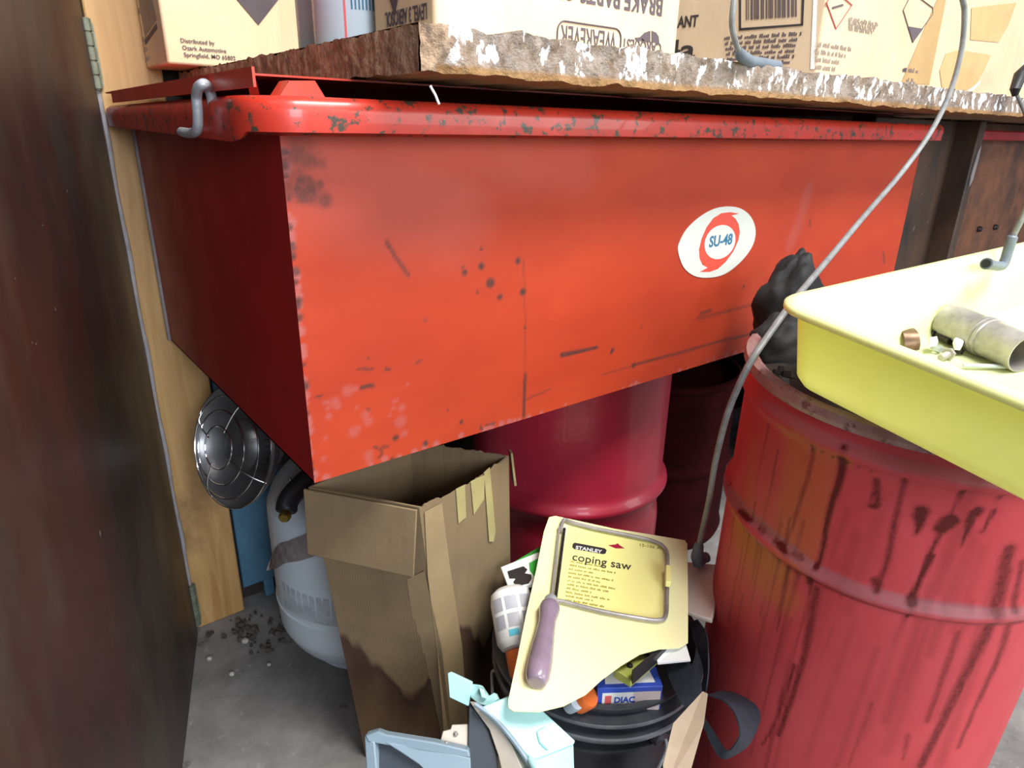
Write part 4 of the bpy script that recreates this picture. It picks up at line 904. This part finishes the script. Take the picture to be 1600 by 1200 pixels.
# bail handle hanging down at the front
ha = math.radians(-98)
e1 = KC+V(math.cos(ha)*(KR+.008), math.sin(ha)*(KR+.008), KH-.058); ez = KC+V(math.cos(math.radians(150))*(KR+.008), math.sin(math.radians(150))*(KR+.008), KH-.058)
hdl = smooth_path([e1, e1+V(-.012, -.012, -.012), KC+V(-KR*.55, -KR-.010, KH-.115), KC+V(-KR*.98, -KR*.55, KH-.14), KC+V(-KR-.016, .02, KH-.12), ez+V(-.006, 0, -.01), ez], 8)
mesh_obj('wire_handle', MB().tube(hdl, .0022, 8), M['galv'], bk_)
mesh_obj('handle_ear', MB().lathe([(0, .010), (.010, .009), (.012, 0)], e1-V(.006, -.006, 0), (math.cos(ha), math.sin(ha), 0), seg=16), M['black_gloss'], bk_)
mesh_obj('bucket_rubbish', MB().grid(lambda u, v: KC+V(math.cos(6.2832*u)*(KR-.012)*v, math.sin(6.2832*u)*(KR-.012)*v, KH-.055+.02*noise.fractal(V(u*5, v*4, 2), 1, 2, 3)*(v < .97 and .01 < u < .99)), 50, 12), M['cloth_black'], bk_, kind='stuff')

# ------------------------------------------------------------------ saw card
CN0 = V(0, 0, 1); CO = at(862, 806, 2, .352)
CU = (at(1073, 843, 2, .352)-CO).normalized()
cn = V(-.05, -.10, 1).normalized(); CO = at(862, 806, 2, .372)
def cpt(x, y, h=0): return on_plane(x, y, CO+cn*h, cn)
cd = thing('carded_coping_saw', cpt(950, 950), 'coping saw on its yellow retail card lying across the bucket', 'saw')
outl = [(868, 806), (960, 826), (1070, 844), (1074, 850), (1075, 940), (1075, 1004), (1062, 1012), (1030, 1014), (1000, 1022), (970, 1040), (940, 1062), (915, 1085), (880, 1103), (842, 1112), (802, 1111), (795, 1106), (794, 1095), (808, 1030), (822, 960), (838, 890), (850, 830), (858, 808)]
q = [cpt(*p) for p in outl]
card = mesh_obj('card', MB().slab(q[::-1] if (q[1]-q[0]).cross(q[5]-q[0]).dot(cn) < 0 else q, .0012), M['card'], cd, smooth=False)
cu_ = (cpt(1040, 838)-cpt(880, 812)).normalized(); cw_ = cn.cross(cu_).normalized()
CF = (cpt(880, 850, .0002), cu_, cw_)
tm = MB(); px_prism(tm, [(888, 822), (960, 832), (1020, 845), (1036, 856), (1036, 962), (1020, 966), (868, 940)], CF, .0003); mesh_obj('card_panel', tm, M['card_panel'], card, smooth=False)
CF2 = (cpt(880, 850, .0006), cu_, cw_)
tm = MB(); px_prism(tm, [(895, 850), (898, 848), (945, 857), (948, 860), (946, 865), (942, 866), (897, 858), (894, 855)], CF2, .0003); mesh_obj('brand_box', tm, M['print_black'], card, smooth=False)
def cuv(x, y, h=.0009): p = cpt(x, y, h)-CF2[0]; return p.dot(cu_), p.dot(cw_)
# printing axes follow the printed rows on the card
tu = (cpt(985, 889)-cpt(893, 873)).normalized(); tw = cn.cross(tu).normalized()
TF = (cpt(893, 874, .0007), tu, tw)
def tuv(x, y): p = cpt(x, y, .0007)-TF[0]; return p.dot(tu), p.dot(tw)
Lc = (cpt(985, 887)-cpt(893, 874)).length
a_, b_ = tuv(893, 875); text_obj('product_lettering', [('coping saw', a_, b_, .0215, 1, .004)], M['print_black'], TF, card)
_t = card.children[-1]; xs_ = [((v_.co-TF[0]).dot(tu)) for v_ in _t.data.vertices]; sc_ = Lc/(max(xs_)-min(xs_))
for v_ in _t.data.vertices:
    d_ = v_.co-TF[0]; v_.co = TF[0]+tu*(d_.dot(tu)*sc_)+tw*d_.dot(tw)+cn*d_.dot(cn)
a_, b_ = tuv(899, 858); text_obj('brand_lettering', [('STANLEY', a_, b_, .0095, .93, .02)], M['white_paper'], (TF[0]+cn*.0004, tu, tw), card)
a2, b2 = tuv(998, 853)
text_obj('catalogue_number', [('15-106 A', a2, b2, .008, 1, 0)], M['print_card'], TF, card)
rows = []
rl = [(891, 878, 52), (890, 884, 72), (889, 890, 40), (888, 896, 70), (888, 902, 50), (887, 908, 74), (886, 914, 66), (885, 920, 40), (884, 926, 70), (884, 932, 44), (883, 938, 62)]
for x, y, L in rl:
    a_, b_ = tuv(x, y); a2, _b = tuv(x+L, y+L*.17); rows.append((a_, b_, a2, .0036))
bars('product_text', rows, M['print_card'], TF, card, .0002)
tm = MB(); px_prism(tm, [(950, 852), (962, 851), (965, 849), (968, 852), (976, 857), (962, 857)], CF2, .0003); mesh_obj('hanging_slot', tm, M['drum2'], card, smooth=False)
# the saw itself
FRm = [cpt(*p, .0055) for p in [(868, 938), (880, 940), (940, 955), (1000, 966), (1028, 969), (1040, 962), (1042, 930), (1043, 880), (1040, 858), (1022, 846), (980, 836), (930, 826), (893, 816), (882, 812), (878, 820), (876, 830)]]
mesh_obj('saw_frame', MB().tube(smooth_path(FRm, 6), .0027, 10), M['steel'], cd)
mesh_obj('blade', MB().slab([cpt(873, 822, .006), cpt(876, 822, .006), cpt(864, 937, .006), cpt(860, 937, .006)], .0012), M['steel'], cd, smooth=False)
mesh_obj('blade_shaft', MB().tube([cpt(882, 826, .006), cpt(868, 936, .006)], .0022, 8), M['dark_iron'], cd)
hA, hB = cpt(860, 944, .011), cpt(838, 1068, .011); hd = (hB-hA).normalized(); HL = (hB-hA).length
pr = [(0, 0), (.010, 0), (.0125, .006), (.0125, HL*.10), (.0105, HL*.24), (.0115, HL*.42), (.0130, HL*.60), (.0140, HL*.80), (.0132, HL*.92), (.0105, HL*.985), (.007, HL), (0, HL)]
mesh_obj('handle', MB().lathe([(a.x, a.y) for a in smooth_path([V(x, y, 0) for x, y in pr], 4)], hA, hd, seg=32), M['maroon'], cd, angle=70, label='purple grey turned handle')
mesh_obj('ferrule', MB().lathe([(0, -.012), (.006, -.012), (.0085, -.008), (.0105, .004), (.0105, .006), (0, .006)], hA, hd, seg=24), M['galv'], cd)
mesh_obj('frame_clip', MB().slab([cpt(1039, 890, .010), cpt(1047, 891, .010), cpt(1047, 918, .010), cpt(1039, 917, .010)], .009), M['card_panel'], cd, bevel=.001)
tm = MB(); tm.slab([cpt(x, y, .0024) for x, y in [(833, 1052), (856, 1056), (851, 1072), (832, 1070)]][::-1], .002); mesh_obj('blister_end', tm, M['smoke_clear'], cd, smooth=False)

# ------------------------------------------------------------------ odds and ends in the bucket
# white bottle in a clear bag
b0_ = at(803, 960, 2, .312); b1_ = at(818, 1040, 2, .275); bdv = (b1_-b0_).normalized()
wbt = thing('pill_bottle', b0_, 'white printed plastic bottle with an orange cap lying at the left rim of the bucket', 'bottle')
mesh_obj('bottle_body', MB().lathe([(0, -.035), (.018, -.034), (.026, -.028), (.0285, -.015), (.0285, .034), (.024, .042), (.014, .046), (0, .046)], b0_, bdv, seg=40), M['white_paper'], wbt)
mesh_obj('bottle_cap', MB().lathe([(.0, .076), (.018, .076), (.020, .073), (.020, .046), (0, .046)], b0_, bdv, seg=32), M['orange'], wbt)
refv = (CAM-b0_); tmg = MB()
for a in (-.95, -.25, .45):
    for z_ in (-.018, .004): tmg.lathe([(.0289, z_), (.0289, z_+.017)], b0_, bdv, seg=6, a0=a, a1=a+.55, ref=tuple(refv))
mesh_obj('grey_label_blocks', tmg, mat('pale_grey_ink', (.42, .42, .46), .5, var=.1), wbt, recalc=False)
mesh_obj('blue_label_mark', MB().lathe([(.0291, .024), (.0291, .032)], b0_, bdv, seg=6, a0=-.1, a1=.35, ref=tuple(refv)), mat('cyan_ink', (.1, .5, .65), .5), wbt, recalc=False)
bagm = lump('b', b0_+bdv*.015+V(-.002, .004, .0), .036, .040, .045, None, .25, 2.0, 8, 36)
# green and white packet
zt = .345
pk = [at(782, 886, 2, zt-.01), at(842, 862, 2, zt), at(856, 905, 2, zt), at(796, 922, 2, zt-.01)]
pkt = thing('seed_packet', sum(pk, V(0, 0, 0))/4, 'green and white printed packet with a black emblem sticking out behind the saw card', 'packet')
mesh_obj('packet_body', MB().slab(pk[::-1], .006), M['white_paper'], pkt, bevel=.001)
PK = (sum(pk, V(0, 0, 0))/4+V(0, 0, .0006), V(1, 0, 0), V(0, 1, 0)); pn = (pk[1]-pk[0]).cross(pk[3]-pk[0]).normalized()
if pn.z < 0: pn = -pn
pu = (pk[1]-pk[0]).normalized(); pw = pn.cross(pu)
PK = (pk[0]+pn*.0004, pu, pw)
tm = MB(); px_prism(tm, [(793, 893), (818, 885), (824, 890), (820, 896), (830, 898), (831, 904), (826, 912), (808, 916), (802, 910), (806, 904), (796, 904)], PK, .0004); mesh_obj('black_emblem', tm, M['print_black'], pkt, smooth=False)
tm = MB(); px_prism(tm, [(827, 880), (842, 872), (848, 900), (836, 902), (828, 892)], PK, .0004); mesh_obj('green_shape', tm, M['green'], pkt, smooth=False)
pk2 = [at(800, 880, 2, .322), at(850, 850, 2, .330), at(858, 872, 2, .330), at(804, 892, 2, .322)]
tag(mesh_obj('green_folder', MB().slab([p+V(0, 0, 0) for p in pk2][::-1], .004), M['green'], smooth=False), 'thin green sleeve edge showing above the black and white packet in the bucket', 'sleeve')
# buff paper bag at the right
pb = [at(1060, 876, 2, .335), at(1125, 882, 2, .345), at(1127, 905, 2, .345), at(1112, 968, 2, .33), at(1095, 962, 2, .33), at(1060, 950, 2, .325)]
tag(mesh_obj('paper_bag', MB().slab(pb[::-1], .008), M['pink_white'], bevel=.002), 'folded buff paper bag sticking out at the right behind the saw card', 'paper bag')
pw_ = [at(1020, 1012, 2, .335), at(1070, 1000, 2, .338), at(1079, 1031, 2, .335), at(1028, 1036, 2, .33)]
tag(mesh_obj('paper_slip', MB().slab(pw_[::-1], .003), M['white_paper'], smooth=False), 'white paper slip peeping out under the lower right edge of the saw card', 'paper')
# lime plastic holder with dark edge
zl = .325
lm_ = thing('plastic_holder', at(1000, 1040, 2, zl), 'olive lime plastic holder with a dark edge below the saw card', 'holder')
lp4 = [at(960, 1046, 2, zl), at(1000, 1018, 2, zl), at(1044, 1012, 2, zl), at(986, 1062, 2, zl)]
mesh_obj('holder_body', MB().slab(lp4[::-1], .012), M['lime_plastic'], lm_, bevel=.001)
de = [at(986, 1062, 2, zl+.001), at(1044, 1012, 2, zl+.001), at(1052, 1014, 2, zl+.001), at(988, 1070, 2, zl+.001)]
mesh_obj('dark_edge', MB().slab(de, .014), M['black'], lm_, smooth=False)
for x, y in ((984, 1040), (1010, 1022)):
    mesh_obj('rivet', MB().lathe([(0, .003), (.003, .002), (.004, 0)], at(x, y, 2, zl+.0005), seg=12), M['dark_iron'], lm_)
# blue and white small carton
zb_ = .285
bq = [at(934, 1070, 2, zb_), at(1030, 1062, 2, zb_), at(1036, 1082, 2, zb_-.0), at(936, 1096, 2, zb_)]
bt = [at(930, 1068, 2, .292), at(1030, 1052, 2, .292), at(1038, 1072, 2, .292), at(936, 1078, 2, .292)]
bb = thing('small_carton', at(985, 1080, 2, .25), 'small blue and white printed carton standing in the bucket below the saw card', 'box')
fb0, fb1 = at(934, 1076, 2, .292), at(1036, 1072, 2, .292); fd = (fb1-fb0).normalized(); fk = V(-fd.y, fd.x, 0)*.034
mesh_obj('carton_body', MB().hexa([fb0-V(0, 0, .055), fb1-V(0, 0, .055), fb1+fk-V(0, 0, .055), fb0+fk-V(0, 0, .055)], [fb0, fb1, fb1+fk, fb0+fk]), M['blue_box'], bb, bevel=.001)
fn_ = V(fd.y, -fd.x, 0); fr_ = (fb0-V(0, 0, .055)+fn_*.0004, fd, V(0, 0, 1)); L_ = (fb1-fb0).length
mesh_obj('white_label', MB().prism([(.006, .004), (L_*.55, .004), (L_*.55, .048), (.006, .048)], fr_, .0003), M['white_paper'], bb, smooth=False)
mesh_obj('rose_label', MB().prism([(L_*.55, .004), (L_-.002, .004), (L_-.002, .048), (L_*.55, .048)], fr_, .0003), M['pale_print'], bb, smooth=False)
mesh_obj('red_mark', MB().prism([(L_*.12, .022), (L_*.22, .022), (L_*.22, .044), (L_*.12, .044)], fr_, .0005), M['print_red'], bb, smooth=False)
text_obj('blue_lettering', [('DIAC', L_*.26, .033, .012, .9, .03), ('ACTION', L_*.26, .021, .010, .9, .03)], M['blue_box'], (fr_[0]+fn_*.0003, fd, V(0, 0, 1)), bb)
mesh_obj('white_top_label', MB().prism([(.01, .006), (L_*.9, .006), (L_*.86, .030), (.014, .030)], (fb0+V(0, 0, .0004), fd, fk.normalized()), .0003), M['white_paper'], bb, smooth=False)
# orange cap and silver cap beside it
oc = at(912, 1092, 2, .275); tag(mesh_obj('orange_cap', MB().lathe([(0, .012), (.012, .012), (.014, .009), (.014, -.01), (0, -.01)], oc, (.2, -.6, .8), seg=24), M['orange']), 'round orange cap deep in the bucket left of the blue carton', 'cap')
oc = at(896, 1100, 2, .272); tag(mesh_obj('white_cap', MB().lathe([(0, .010), (.008, .010), (.009, .006), (.009, -.01), (0, -.01)], oc, (.0, -.6, .8), seg=24), M['can_white']), 'pale cap next to the orange cap in the bucket', 'cap')

# ------------------------------------------------------------------ webbing strap
def ribbon(pts, ws, th=.0016, n=8):
    """pts centre line, ws width vectors"""
    P = smooth_path(pts, n); Wd = smooth_path(ws, n); mb = MB(); m = len(P)
    for i in range(m):
        t = (P[min(i+1, m-1)]-P[max(i-1, 0)]).normalized(); nn_ = t.cross(Wd[i]).normalized()*th/2
        mb.v += [P[i]-Wd[i]/2-nn_, P[i]+Wd[i]/2-nn_, P[i]+Wd[i]/2+nn_, P[i]-Wd[i]/2+nn_]
    for i in range(m-1):
        for k in range(4): mb.f.append((i*4+k, i*4+(k+1) % 4, (i+1)*4+(k+1) % 4, (i+1)*4+k))
    mb.f += [(0, 1, 2, 3), ((m-1)*4+3, (m-1)*4+2, (m-1)*4+1, (m-1)*4)]
    return mb
def rb_px(rows, n=8):
    """rows: (x1,y1,z1,x2,y2,z2): the two edges of the strap"""
    P = []; Wd = []
    for x1, y1, z1, x2, y2, z2 in rows:
        a, b = at(x1, y1, 2, z1), at(x2, y2, 2, z2); P.append((a+b)/2); Wd.append(b-a)
    return ribbon(P, Wd, n=n)
stp = thing('webbing_strap', at(1080, 1060, 2, .3), 'black webbing strap looping out of the bucket against the near drum', 'strap')
mesh_obj('strap_band', rb_px([(1038, 1030, .300, 1062, 1026, .318), (1046, 1060, .302, 1082, 1040, .325), (1060, 1090, .303, 1094, 1062, .325), (1072, 1106, .300, 1097, 1090, .315), (1085, 1120, .30, 1096, 1112, .305), (1100, 1138, .30, 1106, 1128, .305), (1112, 1165, .30, 1120, 1150, .305), (1127, 1185, .30, 1136, 1172, .31), (1150, 1178, .30, 1150, 1160, .325), (1172, 1160, .30, 1156, 1142, .335), (1187, 1125, .30, 1146, 1112, .335), (1180, 1102, .305, 1132, 1096, .335), (1150, 1084, .31, 1118, 1090, .33), (1128, 1080, .315, 1106, 1086, .325)], 8), M['strap'], stp)
mesh_obj('strap_end', rb_px([(1078, 972, .31, 1090, 968, .33), (1084, 1000, .31, 1104, 990, .33), (1092, 1020, .31, 1107, 1020, .33), (1100, 1050, .305, 1107, 1050, .315), (1094, 1080, .29, 1103, 1084, .30)], 8), M['strap'], stp)
# tan board flap of a box standing in front of the bucket
fz = .30
fl = thing('kraft_carton', at(1080, 1150, 2, .1), 'tan kraft carton standing between the bucket and the near drum', 'box')
mesh_obj('flap', MB().slab([at(1052, 1130, 2, .325), at(1098, 1080, 2, .335), at(1106, 1084, 2, .335), at(1100, 1130, 2, .325), at(1072, 1230, 2, .30), at(1040, 1230, 2, .30), at(1036, 1195, 2, .31)][::-1], .003), M['tan_card'], fl, smooth=False)
ka, kb = at(1036, 1200, 2, .315), at(1075, 1215, 2, .30)
mesh_obj('carton_body', MB().hexa([V(.175, -.315, .002), V(.265, -.365, .002), V(.30, -.30, .002), V(.225, -.25, .002)], [V(.180, -.345, .285), V(.262, -.368, .285), V(.285, -.315, .285), V(.228, -.285, .285)]), M['tan_card'], fl, bevel=.002)

# ------------------------------------------------------------------ plastic parts in the foreground
zq = .30
def ppts(l): return [at(x, y, 2, z) for x, y, z in l]
hs_ = thing('plastic_housing', at(810, 1150, 2, .2), 'pale aqua moulded plastic housing with a flat tab in front of the bucket', 'plastic part')
mesh_obj('tab', MB().slab(ppts([(699, 1052, .330), (704, 1050, .332), (738, 1066, .326), (732, 1104, .305), (702, 1090, .310)])[::-1], .005), M['aqua'], hs_, bevel=.001)
mesh_obj('clip_arm', MB().slab(ppts([(733, 1068, .322), (750, 1070, .322), (762, 1088, .32), (772, 1082, .325), (777, 1092, .322), (764, 1104, .315), (748, 1100, .310), (735, 1090, .312)])[::-1], .008).slab(ppts([(748, 1074, .330), (756, 1078, .328), (760, 1092, .322), (752, 1090, .322)])[::-1], .012), M['aqua'], hs_, bevel=.001)
mesh_obj('main_shell', MB().slab(ppts([(753, 1104, .322), (800, 1085, .325), (846, 1108, .312), (900, 1158, .295), (896, 1164, .29), (832, 1190, .29)])[::-1], .05), M['aqua'], hs_, bevel=.003)
mesh_obj('side_wall', MB().slab(ppts([(832, 1189, .289), (897, 1162, .289), (900, 1260, .24), (850, 1300, .24)])[::-1], .012), M['aqua'], hs_, bevel=.002)
mesh_obj('raised_lug', MB().slab(ppts([(838, 1142, .305), (852, 1134, .305), (868, 1152, .300), (856, 1172, .296), (843, 1160, .300)])[::-1], .010), M['aqua'], hs_, bevel=.0015)
mesh_obj('snap_pin', MB().tube([at(829, 1186, 2, .294), at(836, 1196, 2, .294), at(842, 1206, 2, .292)], [.004, .005, .004], 12), M['aqua'], hs_)
arm = thing('plastic_duct', at(760, 1150, 2, .2), 'grey curved plastic duct half with a dark disc beside the aqua housing', 'plastic part')
mesh_obj('curved_edge', MB().slab(ppts([(733, 1096, .315), (745, 1098, .316), (776, 1130, .305), (800, 1165, .295), (820, 1210, .28), (790, 1230, .27), (778, 1180, .285), (764, 1140, .298), (745, 1112, .307)])[::-1], .012), M['beige_plastic'], arm, bevel=.001)
mesh_obj('dark_disc', MB().slab(ppts([(733, 1100, .308), (745, 1112, .303), (764, 1140, .292), (776, 1180, .28), (780, 1230, .26), (735, 1230, .26), (731, 1160, .285)])[::-1], .01), M['dark_blue'], arm, bevel=.001)
mesh_obj('grey_rib', MB().tube(smooth_path(ppts([(742, 1100, .322), (772, 1122, .313), (798, 1152, .303), (822, 1185, .293), (840, 1215, .28)]), 5), .0028, 8), M['grey_blue'], arm)
tr = thing('slotted_plastic_tray', at(640, 1180, 2, .2), 'grey blue plastic tray with raised rim in front of the tall carton', 'plastic part')
mesh_obj('rim_bar', MB().slab(ppts([(570, 1149, .30), (590, 1143, .305), (604, 1148, .303), (680, 1160, .295), (732, 1172, .288), (735, 1184, .283), (610, 1166, .292), (575, 1160, .295)])[::-1], .014), M['grey_blue'], tr, bevel=.0015)
mesh_obj('left_wall', MB().slab(ppts([(569, 1150, .298), (585, 1160, .296), (592, 1240, .25), (574, 1240, .25)])[::-1], .012), M['grey_blue'], tr, bevel=.0015)
mesh_obj('dark_floor', MB().slab(ppts([(585, 1162, .285), (700, 1180, .275), (735, 1240, .25), (590, 1240, .25)])[::-1], .006), M['dark_blue'], tr, smooth=False)
mesh_obj('inner_curve', MB().slab(ppts([(602, 1160, .296), (660, 1168, .29), (735, 1184, .283), (736, 1215, .27), (690, 1230, .262), (655, 1195, .278), (630, 1178, .287)])[::-1], .008), M['grey_blue'], tr, bevel=.001)
cl = thing('beige_connector', at(712, 1150, 2, .26), 'small beige grey stepped plastic connector standing behind the slotted tray', 'connector')
mesh_obj('stepped_body', MB().slab(ppts([(706, 1132, .292), (732, 1131, .292), (732, 1143, .288), (740, 1145, .286), (737, 1158, .283), (733, 1172, .278), (690, 1166, .280), (687, 1160, .282), (692, 1142, .288), (704, 1139, .29)])[::-1], .02), M['beige_plastic'], cl, bevel=.001)
for x, y in ((712, 1147), (697, 1162)): mesh_obj('pin', MB().lathe([(0, .003), (.002, .002), (.003, 0)], at(x, y, 2, .2875), seg=10), M['steel'], cl)
# the low crate that carries these parts, below the picture's edge
cr = thing('parts_crate', V(.07, -.17, 0), 'low tan carton under the plastic parts in front of the bucket', 'box')
mesh_obj('crate_body', MB().box((.085, -.175, .120), (.17, .13, .236), Matrix.Rotation(-.55, 3, 'Z')), M['tan_card'], cr, bevel=.002)

# ------------------------------------------------------------------ ignition cables
def cable(name, pts, label, r=.0037):
    a_ = pts[0]; pts = [a_+V(.05, .10, .62), a_+V(.035, .06, .36), a_+V(.012, .015, .14)]+pts     # the cable goes on up to the shelf hook out of view
    t = thing('ignition_cable', pts[-1], label, 'cable')
    mesh_obj('cable_wire', MB().tube(smooth_path(pts, 8), r, 10), M['cable'], t); return t
P = [at(x, y, 1, d) for x, y, d in [(1503, -40, -.135), (1507, 20, -.138), (1502, 80, -.138), (1484, 145, -.135), (1455, 205, -.13), (1410, 268, -.125), (1350, 338, -.14), (1290, 410, -.17), (1240, 470, -.195), (1200, 525, -.205), (1172, 567, -.207), (1150, 612, -.20), (1134, 655, -.19), (1118, 720, -.17), (1108, 780, -.15), (1097, 830, -.135), (1092, 852, -.130)]]
c1 = cable('a', P, 'long grey ignition cable hanging from above across the tank down to the bucket')
bp_ = P[-1]; b2_ = at(1089, 870, 1, -.128)
mesh_obj('cable_boot', MB().tube([bp_+V(0, 0, .004), bp_, b2_, b2_+V(.004, -.002, -.012)], [.0040, .0065, .0085, .0085], 14).tube([b2_+V(0, 0, -.006), b2_+V(.020, -.002, -.008)], .0075, 12), M['boot'], c1)
P = [at(x, y, 1, d) for x, y, d in [(1152, -40, -.115), (1146, 5, -.118), (1144, 40, -.118), (1150, 68, -.115), (1156, 84, -.110)]]
c2 = cable('b', P, 'short grey ignition cable ending in a boot on the worktop before the middle carton', .0030)
mesh_obj('cable_boot', MB().tube([at(1153, 78, 1, -.112), at(1157, 86, 1, -.108), at(1172, 97, 1, -.098), at(1215, 103, 1, -.088)], [.0042, .0060, .0065, .0060], 14), M['boot'], c2)
tb_ = TP(.33, .012, .01)
def ty(x, y, v_): return on_plane(x, y, TP(0, v_, 0), E2)
P = [ty(1640, 250, .03), ty(1615, 300, .032), ty(1597, 340, .03), ty(1583, 368, .028)]
c3 = cable('c', P, 'grey ignition cable with an elbow boot hanging into the yellow tray', .0032)
mesh_obj('cable_boot', MB().tube(smooth_path([ty(1584, 366, .028), ty(1580, 376, .028), ty(1575, 392, .028), ty(1568, 412, .029), ty(1560, 416, .030), ty(1541, 412, .034)], 4), [.0035]*2+[.0052]*17+[.0060, .0062], 14), M['boot'], c3)
e_ = ty(1541, 412, .034); e2_ = (e_-ty(1560, 416, .030)).normalized()
mesh_obj('boot_opening', MB().lathe([(0, .0006), (.0045, .0006), (.0045, -.002)], e_, e2_, seg=16), M['black'], c3)
P = [at(x, y, 1, -.12) for x, y in [(1640, 60), (1600, 105), (1592, 118)]]
c4 = cable('d', [at(1625, 250, 1, -.13), at(1606, 190, 1, -.13), at(1594, 160, 1, -.13), at(1586, 142, 1, -.13)], 'grey cable with a black boot at the right edge over the worktop', .003)
mesh_obj('cable_boot', MB().tube([at(1586, 148, 1, -.13), at(1586, 140, 1, -.13), at(1594, 118, 1, -.128), at(1612, 100, 1, -.125)], [.005, .008, .010, .009], 12), M['black'], c4)
bpy.context.view_layer.update()
